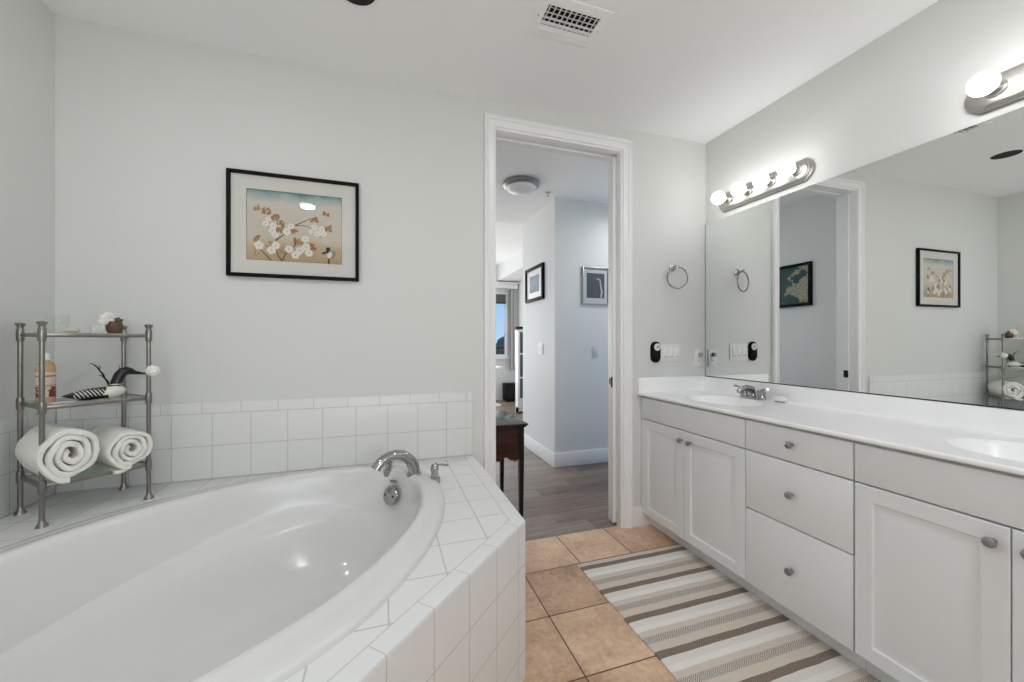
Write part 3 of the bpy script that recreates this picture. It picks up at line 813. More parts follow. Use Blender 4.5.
build('artwork', b, PA, pc, 'painting of white blossoms on branches with a small black-headed bird', fix=False)
b = MB(); b.box(FX0+0.015, FX1-0.015, 2.1525, 2.1540, FZ0+0.015, FZ1-0.015); build('glazing', b, M_gframe, pc)

# ------------------------------------------------------------------ ceiling fixtures
vt = thing('ceiling_vent', 'white louvred air vent in the ceiling in front of the doorway', 'vent', (0.757, 1.53, ZC-0.012))
VX0, VX1, VY0, VY1 = 0.640, 0.878, 1.463, 1.590
b = MB()
def vring(i, z): return [(VX0-0.042+i, VY0-0.042+i, z), (VX1+0.042-i, VY0-0.042+i, z), (VX1+0.042-i, VY1+0.042-i, z), (VX0-0.042+i, VY1+0.042-i, z)]
b.rings([vring(0, ZC-0.0005), vring(0.003, ZC-0.004), vring(0.034, ZC-0.009), vring(0.042, ZC-0.009), vring(0.042, ZC-0.0005)], smooth=False)
build('vent_frame', b, M_ceil, vt)
b = MB(); b.quad((VX0, VY0, ZC-0.0006), (VX0, VY1, ZC-0.0006), (VX1, VY1, ZC-0.0006), (VX1, VY0, ZC-0.0006)); build('duct_shade', b, M_dark, vt, 'black sheet for the shade inside the duct')  # flat black sheet paints the dark inside of the duct
for k in range(5):
    y = VY0+0.012+0.0258*k
    b = MB(); b.obox(((VX0+VX1)/2, y, ZC-0.0075), (VX1-VX0, 0.0200, 0.0012), Matrix.Rotation(math.radians((40, 33, 22, 8, -25)[k]), 3, 'X')); build('slat', b, M_white, vt)
for k in range(10):
    x = VX0+0.012+0.0238*k
    b = MB(); b.box(x-0.003, x+0.003, VY0, VY1, ZC-0.0035, ZC-0.0012); build('deflector', b, M_white, vt)
for x in (VX0-0.022, VX1+0.022):
    b = MB(); b.sphere((x, 1.527, ZC-0.0075), 0.003, 8, 6); build('screw', b, M_knob, vt)
def can(x, y, lit, label):
    t = thing('recessed_downlight', label, 'ceiling light', (x, y, ZC-0.006), 'recessed ceiling cans')
    mb = MB(); mb.lathe([(0.092, -0.0005), (0.090, -0.004), (0.080, -0.006), (0.076, -0.005), (0.076, -0.0005)], (x, y, ZC), 36, cap=False); build('trim_ring', mb, M_white, t)
    mb = MB(); mb.lathe([(0.0765, -0.0045), (0.074, -0.0015), (0.0005, -0.0012)], (x, y, ZC), 36); build('lens' if lit else 'baffle', mb, M_lens if lit else M_dark, t, None if lit else 'black baffle')
can(-0.105, 1.640, False, 'unlit recessed can with a black baffle in the ceiling over the tub')
for i, (x, y) in enumerate(CANS):  # all but the first are added for brightness
    can(x, y, True, ('lit recessed can in the ceiling left of the camera', 'added lit can, unseen, above the vanity drawers to brighten the countertop', 'added lit can, unseen, above the near tub end to brighten the left wall', 'added lit can, unseen, behind the camera as fill')[i])

# ------------------------------------------------------------------ rug
b = MB(); N = 60; x0, x1, y0, y1 = 0.986, 1.662, -0.55, 1.877
top = []
def rz(u, v): return 0.0065+0.0012*math.sin(u*5+v*3.1)
R1 = []
pts = [(x0+0.004*math.sin(i*0.7), y1+(y0-y1)*i/N) for i in range(N+1)]
for i in range(N+1):
    y = y1+(y0-y1)*i/N; w = 0.0022*math.sin(i*0.9)
    R1.append([(x0+w, y, 0.0006), (x0+w, y, 0.005), (x0+w+0.004, y, 0.0072)]+[(x0+(x1-x0)*k/12, y, 0.0075+0.0006*math.sin(k*1.3+i*0.5)) for k in range(1, 12)]+[(x1-0.004, y, 0.0072), (x1, y, 0.005), (x1, y, 0.0006)])
b.rings(R1, closed=True, cap0=True, cap1=True)
build('rug', b, M_rug, None, 'brown and white striped woven runner rug in front of the vanity', 'rug')

# ------------------------------------------------------------------ corner rack and what stands on it
RA, RB, RC, RD = Vector((-1.283, 1.945, 0)), Vector((-1.120, 1.782, 0)), Vector((-0.911, 1.972, 0)), Vector((-1.074, 2.135, 0))
rk = thing('corner_shelf_rack', 'three-tier nickel and glass rack standing on the tiled tub corner', 'shelf rack', (-1.097, 1.958, DK))
wv = RC-RB; dv = Vector((0.7071, -0.7071, 0))
def RP(p, off, z): q = RB+wv*p+dv*off; return Vector((q.x, q.y, z))
SH = (0.700, 0.972, 1.226)          # rail centres
postprof = [(0.0165, 0.0), (0.0165, 0.002), (0.011, 0.012), (0.0080, 0.022), (0.0075, 0.028)]
def collar(z): return [(0.0075, z-0.024), (0.0100, z-0.022), (0.0108, z-0.012), (0.0108, z+0.010), (0.0100, z+0.020), (0.0075, z+0.022)]
for z in SH: postprof += collar(z-DK)
postprof = postprof[:-1]+[(0.0085, SH[2]-DK+0.024), (0.0085, SH[2]-DK+0.030), (0.0140, SH[2]-DK+0.040), (0.0140, SH[2]-DK+0.043), (0.006, SH[2]-DK+0.046), (0.0005, SH[2]-DK+0.047)]
for c in (RA, RB, RC, RD):
    b = MB(); b.lathe(postprof, (c.x, c.y, DK), 18); build('post', b, M_rack, rk)
def bar(mb, a, c, z, h, w):
    a, c = Vector(a), Vector(c); d = c-a; ang = math.atan2(d.y, d.x)
    m = (a+c)/2; mb.obox((m.x, m.y, z), (d.length-0.012, w, h), Matrix.Rotation(ang, 3, 'Z'), 0.0015)
for z in SH:
    for a, c in ((RA, RB), (RB, RC), (RC, RD), (RD, RA)):
        b = MB(); bar(b, a, c, z, 0.014, 0.006); build('rail', b, M_rack, rk)
    b = MB(); i = 0.012
    P = [RA+Vector((i, 0, 0)), RB+Vector((0, i, 0)), RC+Vector((-i, 0, 0)), RD+Vector((0, -i, 0))]
    b.prism([(p.x, p.y, z+0.0005) for p in P], (0, 0, 0.0055)); build('glass_shelf', b, M_gshelf, rk, 'clear glass shelf')
SZ = [z+0.0062 for z in SH]

def towel(p, off, rx, rz, label, tail=0.0, turns=3.4, L=0.235):
    zc = SZ[0]+rz
    ax = -dv; rt = wv.normalized()
    c = RP(p, off, zc); mb = MB()
    th = 0.017; n = int(turns*30); r0 = 0.012; pitch = (1.0-r0/rx)/turns
    prof = []
    for i in range(n+1):
        a = 2*PI*i/30.0; k = r0/rx+pitch*(a/(2*PI)); wob = 1+0.045*math.sin(a*2.3)+0.03*math.sin(a*5.1+1)+0.012*math.sin(a*11.7)
        prof.append((a, k*wob))
    half = pitch*0.455
    secs = [(-0.000, 0.55), (0.004, 0.9), (0.010, 1.0), (L-0.010, 1.0), (L-0.004, 0.9), (L, 0.55)]
    R = []
    for a, k in prof:
        ring = []
        for s, hk in secs:
            hh = half*hk; q = 0.004*math.sin(a*1.7)+0.003*math.sin(a*4.1); kk = k+hh
            ring.append(c+rt*(rx*kk*math.cos(a+2.1))+Vector((0, 0, rz*kk*math.sin(a+2.1)))+ax*(s+q))
        for s, hk in reversed(secs):
            hh = half*hk; q = 0.004*math.sin(a*1.7)+0.003*math.sin(a*4.1); kk = max(0.02, k-hh)
            ring.append(c+rt*(rx*kk*math.cos(a+2.1))+Vector((0, 0, rz*kk*math.sin(a+2.1)))+ax*(s+q))
        R.append(ring)
    mb.rings(R, closed=True, cap0=True, cap1=True)
    ob = build('rolled_towel', mb, M_towel, None, label, 'towel', 'rolled white towels on the rack')
    if tail:
        mb = MB(); R = []
        for k in range(7):
            t = k/6; pr = c+rt*(-rx*(0.05+0.72*t))+Vector((0, 0, -rz*0.90-0.006*math.sin(PI*t)-0.012*t))
            R.append([pr+ax*s+Vector((0, 0, z)) for s, z in ((-0.004, 0.0), (0.0, 0.006), (L-0.03, 0.006), (L-0.026, 0.0), (L-0.03, -0.006), (0.0, -0.006))])
        mb.rings(R, closed=True, cap0=True, cap1=True); build('towel_end', mb, M_towel, ob)
    return ob
towel(0.225, 0.030, 0.074, 0.094, 'larger rolled white towel on the bottom shelf of the rack, on the left')
towel(0.800, 0.022, 0.066, 0.074, 'smaller rolled white towel on the bottom shelf of the rack, on the right', tail=1)

# bottle
bc = RP(0.125, -0.115, SZ[1])
bo = thing('lotion_bottle', 'peach-coloured bottle with a white cap on the middle shelf of the rack', 'bottle', bc)
M_peach = plain('peach_liquid', srgb(205, 168, 132), 0.2, var=0.03)
b = MB(); b.lathe([(0.022, 0.0), (0.0245, 0.004), (0.0245, 0.125), (0.022, 0.140), (0.014, 0.150), (0.009, 0.153), (0.009, 0.158)], bc, 28); build('bottle_body', b, M_peach, bo)
b = MB(); b.lathe([(0.0115, 0.155), (0.0115, 0.178), (0.010, 0.181), (0.0005, 0.181)], bc, 20); build('cap', b, M_plate, bo, 'white cap')
def mk_label():
    m, nt, bb = new_mat('bottle_label'); x, y, z = pos(nt); n = noise(nt, vec(nt, x, y, z), 70, 3)
    k = z.lt(SZ[1]+0.060)*n.gt(0.48)
    c = mix(nt, k, srgb(214, 200, 186), srgb(120, 62, 50)); k2 = z.at(SZ[1]+0.098, 0.006).max(z.at(SZ[1]+0.064, 0.003))
    nt.links.new(mix(nt, k2, c, srgb(172, 110, 88)), bb.inputs['Base Color']); bb.inputs['Roughness'].default_value = 0.4; return m
b = MB(); R = []
for z in (0.022, 0.112):
    R.append([Vector(bc)+Vector((0.0250*math.cos(a), 0.0250*math.sin(a), z)) for a in [math.radians(-150+k*9) for k in range(27)]])
b.rings(R, closed=False); build('bottle_label', b, mk_label(), bo, 'pale label with a dark red pattern')

# loon figurine
lz = SZ[1]; lo = thing('loon_figurine', 'black and white loon figurine facing right on the middle shelf', 'figurine', RP(0.55, -0.055, lz))
def mk_loon():
    m, nt, bb = new_mat('loon_plumage'); x, y, z = pos(nt)
    o = RB+dv*(-0.055); u = wv.normalized()
    s = (x-o.x)*u.x+(y-o.y)*u.y            # distance along the bird
    st = ((s*95+z*55).fract()).lt(0.34)*(s.gt(0.085)*s.lt(0.172))*z.gt(lz+0.012)*z.lt(lz+0.042)*((z*150+s*30).fract().gt(0.12))
    breast = (s+z*-0.55).gt(0.155-0.55*(lz+0.012))*z.lt(lz+0.048)
    ring = z.at(lz+0.055, 0.004)*s.gt(0.16)*((s*300).fract().gt(0.35))
    white = st.max(breast).max(ring)
    nt.links.new(mix(nt, white, (0.006, 0.006, 0.007), (0.78, 0.77, 0.70)), bb.inputs['Base Color']); bb.inputs['Roughness'].default_value = 0.3; return m
b = MB(); R = []
for s_, zc, hw, hh in ((0.058, 0.022, 0.001, 0.001), (0.070, 0.022, 0.008, 0.006), (0.092, 0.022, 0.020, 0.014), (0.120, 0.022, 0.028, 0.021), (0.150, 0.023, 0.031, 0.0225), (0.180, 0.024, 0.030, 0.0235), (0.205, 0.026, 0.025, 0.022), (0.222, 0.028, 0.016, 0.016), (0.231, 0.029, 0.003, 0.004)):
    c = RP(0, -0.055, lz+zc+0.001)+wv.normalized()*s_
    R.append([c+dv*(hw*math.cos(2*PI*k/20))+Vector((0, 0, hh*math.sin(2*PI*k/20))) for k in range(20)])
b.rings(R, cap0=True, cap1=True)
U = wv.normalized(); O = RP(0, -0.055, lz)
nk = [(0.198, 0.030), (0.202, 0.050), (0.207, 0.070), (0.214, 0.090), (0.223, 0.102), (0.235, 0.106), (0.247, 0.103), (0.259, 0.097), (0.282, 0.092), (0.305, 0.089)]
b.tube([O+U*a+Vector((0, 0, z)) for a, z in nk], [0.021, 0.019, 0.018, 0.0185, 0.0185, 0.017, 0.013, 0.008, 0.0045, 0.001], 16)
build('loon_body', b, mk_loon(), lo)
b = MB(); b.lathe([(0.018, 0.0), (0.020, 0.003), (0.0005, 0.004)], O+U*0.075+dv*0.010+Vector((0, 0, 0.0002)), 24, sx=3.2, sy=1.7, M=Matrix.Rotation(math.atan2(U.y, U.x), 3, 'Z')); build('base_plate', b, M_plate, lo, 'white oval base')
# wing tip
b = MB(); b.tube([O+U*0.170+dv*0.030+Vector((0, 0, 0.012)), O+U*0.125+dv*0.033+Vector((0, 0, 0.010)), O+U*0.085+dv*0.030+Vector((0, 0, 0.006))], [0.010, 0.009, 0.001], 10, True, 0.6); build('wing', b, M_black, lo)
# twig
M_twig = plain('dark_twig_bark', (0.018, 0.014, 0.012), 0.7, bmp=0.5)
b = MB(); q = RP(0.03, -0.105, lz+0.001)
def tw(pts, r): b.tube([q+U*a+dv*o+Vector((0, 0, z)) for a, o, z in pts], r, 8)
tw([(0.186, 0, 0.000), (0.196, 0, 0.028), (0.190, 0, 0.045), (0.186, 0.002, 0.060), (0.176, 0.004, 0.078), (0.172, 0.004, 0.092), (0.161, 0.004, 0.110), (0.156, 0.004, 0.122), (0.144, 0.004, 0.134), (0.134, 0.004, 0.139)], [0.0045, 0.0045, 0.0036, 0.004, 0.0028, 0.0034, 0.0026, 0.0028, 0.0018, 0.001])
tw([(0.176, 0.004, 0.078), (0.167, 0.004, 0.088), (0.158, 0.004, 0.091)], [0.0026, 0.002, 0.001])
tw([(0.161, 0.004, 0.110), (0.164, 0.004, 0.122), (0.162, 0.004, 0.130)], [0.0022, 0.0016, 0.0008])
tw([(0.196, 0, 0.028), (0.204, 0.003, 0.058), (0.214, 0.004, 0.084), (0.219, 0.004, 0.108), (0.220, 0.004, 0.126)], [0.0032, 0.0024, 0.002, 0.0016, 0.0008])
tw([(0.204, 0.003, 0.058), (0.201, 0.004, 0.074), (0.203, 0.004, 0.088)], [0.002, 0.0016, 0.0008])
build('twig', b, M_twig, None, 'dark bare branching twig standing behind the loon figurine', 'twig')

# top shelf
gc = RP(0.215, -0.115, SZ[2])
b = MB(); b.lathe([(0.026, 0.0), (0.033, 0.004), (0.036, 0.068), (0.0375, 0.070), (0.0345, 0.068), (0.031, 0.008), (0.0005, 0.006)], gc, 32, cap=False)
build('glass_tumbler', b, M_gclear, None, 'clear glass tumbler on the top shelf of the rack', 'glass')
sc_ = RP(0.325, -0.075, SZ[2]); b = MB()
R = []
for i in range(13):
    t = i/12; rr = 0.013*math.sin(PI*min(1, t*0.92+0.06))**0.7
    R.append([sc_+U*(-0.02+0.04*t)+dv*(rr*math.cos(2*PI*k/16)*(1+0.12*math.sin(k*4)))+Vector((0, 0, max(0.0005, 0.0115+rr*math.sin(2*PI*k/16)*0.9*(1+0.1*math.sin(k*4))))) for k in range(16)])
b.rings(R, cap0=True, cap1=True)
M_shell = plain('ridged_shell', srgb(205, 196, 184), 0.5, var=0.1, scale=180)
build('seashell', b, M_shell, None, 'small pale spiral seashell lying on the top shelf between tumbler and votive', 'seashell')
vc = RP(0.56, -0.082, SZ[2])
b = MB(); b.obox(vc+Vector((0, 0, 0.019)), (0.034, 0.034, 0.037), Matrix.Rotation(0.75, 3, 'Z'), 0.004); 
build('glass_votive', b, M_gfrost, None, 'small square clear glass block on the top shelf left of the brown pot', 'candle holder')
pc_ = RP(0.735, -0.085, SZ[2])
pt = thing('flower_pot', 'small round brown pot holding a white flower and a leaf on the top shelf', 'pot', pc_)
b = MB(); b.lathe([(0.012, 0.0), (0.020, 0.004), (0.0245, 0.016), (0.0255, 0.028), (0.0235, 0.044), (0.0205, 0.050), (0.0185, 0.049), (0.017, 0.042), (0.0005, 0.041)], pc_, 28); build('pot', b, M_brown, pt)
M_petal = plain('pale_petal', srgb(226, 220, 214), 0.6, var=0.12, scale=160); M_leaf = plain('green_leaf', srgb(62, 72, 46), 0.5, var=0.2)
def leaf3(mb, a, d, up, ln, w, curl=0.3):
    a, d, up = Vector(a), Vector(d).normalized(), Vector(up).normalized(); sdv = d.cross(up).normalized(); R = []
    for i in range(9):
        t = i/8; ww = w*math.sin(PI*(0.06+0.90*t))**0.8; c = a+d*ln*t+up*(curl*ln*math.sin(PI*t*0.8))
        R.append([c-sdv*ww+up*0.001, c+up*(0.002+ww*0.25), c+sdv*ww+up*0.001, c-up*0.0012])
    mb.rings(R, closed=True, cap0=True, cap1=True)
b = MB(); fc = pc_+Vector((0, 0, 0.046))-U*0.008
cr_ = Vector((0.89, 0.46, 0)); cf_ = Vector((0.46, -0.89, 0.15))
for k in range(6):
    al = math.radians(98+k*17); d = cr_*math.cos(al)+Vector((0, 0, 1))*math.sin(al)
    leaf3(b, fc+Vector((0, 0, 0.002))+cf_*(0.001*k), d+cf_*0.15, cf_, 0.036+0.005*(k % 2), 0.013, 0.18)
b.sphere(fc+Vector((0, 0, 0.006))+cf_*0.006, 0.009, 12, 8)
build('flower', b, M_petal, pt, 'white flower')
b = MB()
for al, ln in ((22, 0.030), (48, 0.026), (70, 0.020)):
    al = math.radians(al); leaf3(b, fc+cr_*0.006, cr_*math.cos(al)+Vector((0, 0, 1))*math.sin(al), cf_, ln, 0.0075, 0.2)
build('leaf', b, M_leaf, pt, 'dark green leaf')
# white puff on the right post
pf = Vector((RC.x, RC.y, 1.083))+Vector((0.020, -0.0145, 0))
b = MB(); R = []
for i in range(17):
    th = PI*i/16; ring = []
    for k in range(40):
        ph = 2*PI*k/40; r = 0.0205*(1+0.10*math.sin(ph*7)*math.sin(th)+0.06*math.sin(th*9+ph*2))
        ring.append(pf+Vector((r*math.sin(th)*math.cos(ph), r*math.sin(th)*math.sin(ph), r*math.cos(th))))
    R.append(ring)
b.rings(R)
pu = build('bath_puff', b, plain('white_puff', (0.85, 0.84, 0.80), 0.9, var=0.05, scale=200), None, 'small white ruffled puff hanging on the right post of the rack', 'bath puff')
b = MB(); b.torus(Vector((RC.x, RC.y, 1.105)), 0.0098, 0.0012, Matrix.Rotation(0.5, 3, 'X'), 24, 6)
b.tube([pf+Vector((0, 0, 0.016)), Vector((RC.x+0.008, RC.y-0.006, 1.104))], 0.0012, 6); build('hanging_loop', b, M_plate, pu)

# ------------------------------------------------------------------ hall and the room beyond
HZ = 2.585
b = MB(); b.box(-2.2, 4.2, 2.206, 7.8, -0.08, 0.0); struct('floor_hall', b, M_plank)
b = MB(); b.box(0.28, 3.2, 2.31, 4.32, HZ, HZ+0.175); struct('ceiling_hall', b, M_ceil)
b = MB(); b.box(-2.2, 4.2, 4.3201, 7.95, 2.76, 2.84); struct('ceiling_far', b, M_ceil)
b = MB(); b.box(0.28, 0.40, 2.31, 3.45, 0, HZ); b.box(-2.2, 0.40, 3.45, 3.57, 0, 2.76); struct('wall_hall', b, M_hall)
b = MB(); b.box(1.553, 3.2, 3.42, 4.32, 0, HZ); struct('wall_block', b, M_hall)
b = MB(); b.box(3.08, 3.2, 2.31, 3.42, 0, HZ); struct('wall_hall_end', b, M_hall)
b = MB(); b.box(2.66, 2.78, 4.32, 7.8, 0, 2.76); b.box(2.20, 2.66, 4.40, 7.8, 2.45, 2.76); struct('wall_far_right', b, M_hall)
b = MB(); b.box(-2.32, -2.2, 3.45, 4.6, 0, 2.76); b.box(-2.32, -2.2, 7.4, 7.95, 0, 2.76); b.box(-2.32, -2.2, 4.6, 7.4, 2.5, 2.76); b.box(-2.32, -2.2, 4.6, 7.4, 0, 0.3); struct('wall_far_left', b, M_hall)
b = MB(); WX0, WX1, WZ0, WZ1 = -1.4, 2.47, 0.88, 2.24
b.box(-2.2, WX0, 7.8, 7.95, 0, 2.76); b.box(WX1, 2.66, 7.8, 7.95, 0, 2.76); b.box(WX0, WX1, 7.8, 7.95, 0, WZ0); b.box(WX0, WX1, 7.8, 7.95, WZ1, 2.76); struct('wall_far', b, M_hall)
win = MB()
frame4(win, WX0, WX1, WZ0, WZ1, 0.06, 7.86, 7.78, 0.004)
for x in (-0.2, 1.0): win.box(x-0.03, x+0.03, 7.79, 7.85, WZ0, WZ1)
wo_ = struct('window_1', win, M_white)
b = MB(); b.box(WX0-0.05, WX1+0.05, 7.72, 7.8, WZ0-0.03, WZ0, 0.004); build('sill', b, M_white, wo_)
b = MB(); b.box(WX0+0.05, WX1-0.05, 7.818, 7.822, WZ0+0.05, WZ1-0.05); build('pane', b, glass_mat('window_glass', (0.94, 0.97, 0.99), 0.06), wo_)
b = MB(); b.box(WX0-0.1, WX1+0.16, 7.62, 7.799, WZ1+0.06, WZ1+0.15, 0.01); b.box(WX0-0.13, WX1+0.185, 7.59, 7.799, WZ1+0.15, WZ1+0.19, 0.01); build('cornice_box', b, M_white, None, 'white valance box above the far window', 'valance')
bl = thing('roller_shade', 'grey roller shade drawn partly down over the far window', 'blind', (0.4, 7.77, WZ1-0.2))
b = MB(); b.box(WX0+0.06, WX1-0.06, 7.762, 7.766, WZ1-0.22, WZ1-0.05); build('shade_cloth', b, plain('grey_shade_cloth', srgb(90, 96, 98), 0.8), bl)
b = MB(); b.box(WX0+0.06, WX1-0.06, 7.755, 7.773, WZ1-0.245, WZ1-0.22, 0.004); build('bottom_bar', b, M_dark, bl)
b = MB()
b.rings([[(WX1+0.00+0.018*k, 7.66+0.03*math.sin(k*1.9), z) for k in range(9)] for z in (0.62, 2.30)], closed=False)
b.rings([[(WX1+0.00+0.018*k, 7.666+0.03*math.sin(k*1.9), z) for k in range(9)] for z in (0.62, 2.30)], closed=False)
build('vertical_blind', b, plain('grey_white_vane', srgb(186, 186, 186), 0.7), None, 'stacked pale vertical blind vanes right of the far window', 'blind')
# balcony rail and trees outside
rl = thing('balcony_railing', 'dark balcony railing outside the far window', 'railing', (0.6, 9.6, 0.0))
b = MB(); b.box(-2.5, 3.6, 9.58, 9.62, 1.02, 1.07); b.box(-2.5, 3.6, 9.585, 9.615, 0.10, 0.14); build('rail', b, M_dark, rl)
for k in range(31):
    b = MB(); x = -2.4+0.195*k; b.box(x-0.008, x+0.008, 9.592, 9.608, -0.02, 1.02); build('baluster', b, M_dark, rl)
b = MB(); b.box(-2.6, 4.2, 7.95, 9.75, -0.10, -0.02); struct('balcony_floor', b, plain('balcony_concrete', srgb(150, 150, 148), 0.9))
b = MB(); b.box(-70, 90, 20, 120, -6.05, -6.0); struct('ground_outside', b, plain('outside_ground', srgb(96, 104, 84), 0.9, var=0.2, scale=0.3))
M_tree = plain('tree_foliage', srgb(70, 84, 62), 0.9, var=0.4, scale=2.0); M_bark = plain('tree_bark', srgb(84, 70, 58), 0.9)
def tree(x, y, h, r, label):
    t = thing('tree', label, 'tree', (x, y, -6.0), 'trees outside the far window')
    mb = MB(); mb.tube([(x, y, -6), (x+0.1, y, -6+h*0.5), (x, y, -6+h*0.8)], [0.25, 0.18, 0.1], 8); build('trunk', mb, M_bark, t)
    mb = MB(); rr = random.Random(int(x*10)); R = []
    for i in range(13):
        th = PI*i/12
        R.append([Vector((x, y, -6+h-r*0.8))+Vector((math.sin(th)*math.cos(2*PI*k/18), math.sin(th)*math.sin(2*PI*k/18), math.cos(th)*0.85))*(r*(0.82+0.3*rr.random())) for k in range(18)])
    mb.rings(R, smooth=False); build('crown', mb, M_tree, t)
for x, y, h, r, lab in ((7.4, 31, 7.6, 1.6, 'rounded green tree seen low through the far window'), (10.6, 32, 7.9, 1.5, 'taller green tree beyond the balcony railing'), (14.2, 34, 7.4, 1.6, 'lower green tree at the right of the far window view'), (3.4, 30, 7.4, 1.6, 'green tree hidden left behind the window frame')): tree(x, y, h, r, lab)

# baseboards of the hall block
b = MB()
b.box(1.539, 1.5529, 3.406, 4.334, 0, 0.135, 0.004); b.box(1.5535, 3.08, 3.406, 3.4199, 0, 0.135, 0.004); struct('baseboard_hall', b, M_white)

# ceiling light of the hall
M_opal = plain('opal_glass', (0.80, 0.80, 0.80), 0.2); M_opal_added = glow('added_lamp_opal_glass', (1.0, 0.97, 0.93), 3.0)  # glowing glass serves only the added hall fixture
def flush_light(x, y, label, glass):
    hl = thing('flush_ceiling_light', label, 'ceiling light', (x, y, HZ), 'round hall ceiling lights')
    b = MB(); b.lathe([(0.150, 0.0), (0.158, -0.010), (0.158, -0.030), (0.140, -0.044), (0.132, -0.044)], (x, y, HZ-0.0005), 40); build('metal_rim', b, M_knob, hl, 'dark nickel rim')
    b = MB(); b.lathe([(0.133, -0.040), (0.125, -0.058), (0.100, -0.076), (0.060, -0.088), (0.0005, -0.092)], (x, y, HZ), 40); build('glass_bowl', b, glass, hl)
flush_light(1.135, 3.20, 'round flush ceiling light with a white bowl seen through the doorway', M_opal)
flush_light(2.45, 2.86, 'added unseen flush ceiling light right of the doorway, brightens the hall', M_opal_added)  # fixture added out of view to light the hall
sp = MB(); sp.lathe([(0.030, 0.0), (0.028, -0.006), (0.012, -0.009), (0.010, -0.020), (0.006, -0.032)], (1.442, 3.33, HZ-0.0005), 20); sp.lathe([(0.018, -0.033), (0.018, -0.036)], (1.442, 3.33, HZ), 16)
build('ceiling_sprinkler', sp, M_nickel, None, 'small metal fire sprinkler head on the hall ceiling', 'sprinkler')

# hall pictures
def art_mat(name, fn):
    m, nt, bb = new_mat(name); x, y, z = pos(nt); nt.links.new(fn(nt, x, y, z), bb.inputs['Base Color']); bb.inputs['Roughness'].default_value = 0.4; return m
pa = thing('framed_picture', 'small black framed picture with a white mat on the hall wall corner', 'picture', (1.553, 3.92, 1.64))
def frameX(mb, xw, xf, y0, y1, z0, z1, w):
    mb.box(xf, xw, y0, y0+w, z0, z1, 0.002); mb.box(xf, xw, y1-w, y1, z0, z1, 0.002); mb.box(xf, xw, y0+w-0.001, y1-w+0.001, z0, z0+w, 0.002); mb.box(xf, xw, y0+w-0.001, y1-w+0.001, z1-w, z1, 0.002)
b = MB(); frameX(b, 1.5527, 1.525, 3.665, 4.175, 1.640, 2.010, 0.032); build('frame', b, M_black, pa)
b = MB(); b.box(1.540, 1.5525, 3.690, 4.150, 1.665, 1.985); build('mat_board', b, M_white, pa)
b = MB(); b.box(1.5385, 1.5399, 3.790, 4.055, 1.735, 1.915)
build('artwork', b, art_mat('hall_seascape', lambda nt, x, y, z: ramp(nt, noise(nt, vec(nt, x, y*2, z*6), 8)*0.6+(z-1.735)*2.0, [(0.25, srgb(96, 112, 132)), (0.5, srgb(140, 156, 172)), (0.75, srgb(108, 120, 140))])), pa)
pb = thing('framed_photograph', 'silver framed dark photograph of a pale curved shape on the hall wall', 'picture', (1.99, 3.42, 1.57))
b = MB(); frame4(b, 1.842, 2.140, 1.573, 1.940, 0.014, 3.4197, 3.398); build('frame', b, plain('silver_frame', (0.5, 0.5, 0.5), 0.35, 0.9), pb)
b = MB(); b.box(1.855, 2.127, 3.412, 3.4195, 1.586, 1.927); build('mat_board', b, plain('pale_grey_mat', (0.55, 0.56, 0.56), 0.9), pb)
b = MB(); b.mi = 0; b.box(1.892, 2.090, 3.4105, 3.4119, 1.635, 1.880); b.mi = 1
b.tube([(2.052, 3.4105, 1.640), (2.060, 3.4105, 1.700), (2.048, 3.4105, 1.760), (2.040, 3.4105, 1.815), (2.018, 3.4105, 1.828), (2.000, 3.4105, 1.818)], [0.010, 0.011, 0.008, 0.007, 0.007, 0.003], 8, True, 0.2, up=(0, 1, 0))
build('artwork', b, [plain('dark_photo', srgb(74, 82, 84), 0.4, var=0.2, scale=20), plain('pale_shape', srgb(170, 176, 176), 0.5)], pb)
# dark map picture, seen in the mirror
pm = thing('framed_map', 'black framed dark green aerial map on the hall wall, seen in the mirror', 'picture', (0.40, 2.93, 1.55))
b = MB()
for (y0, y1, z0, z1) in ((2.665, 2.690, 1.55, 1.968), (3.215, 3.24, 1.55, 1.968), (2.689, 3.216, 1.55, 1.575), (2.689, 3.216, 1.943, 1.968)): b.box(0.4003, 0.432, y0, y1, z0, z1, 0.002)
build('frame', b, M_black, pm)
def mapfn(nt, x, y, z):
    n = noise(nt, vec(nt, 0.0, y, z), 4.2, 6, 0.55); n2 = noise(nt, vec(nt, 0.0, y, z), 60, 4, 0.7)
    d = (y-2.70)*-1.5+0.5
    land = (n*0.9+(y*-1+2.86)*0.55+(z.at(1.64, 0.10)*0.05)).gt(0.50)
    sea = ramp(nt, n, [(0.3, srgb(26, 52, 56)), (0.6, srgb(48, 80, 80))]); ld = ramp(nt, n2, [(0.35, srgb(118, 112, 96)), (0.7, srgb(190, 182, 160))])
    return mix(nt, land, sea, ld)
b = MB(); b.box(0.4005, 0.412, 2.688, 3.217, 1.573, 1.945); build('artwork', b, art_mat('aerial_map', mapfn), pm)

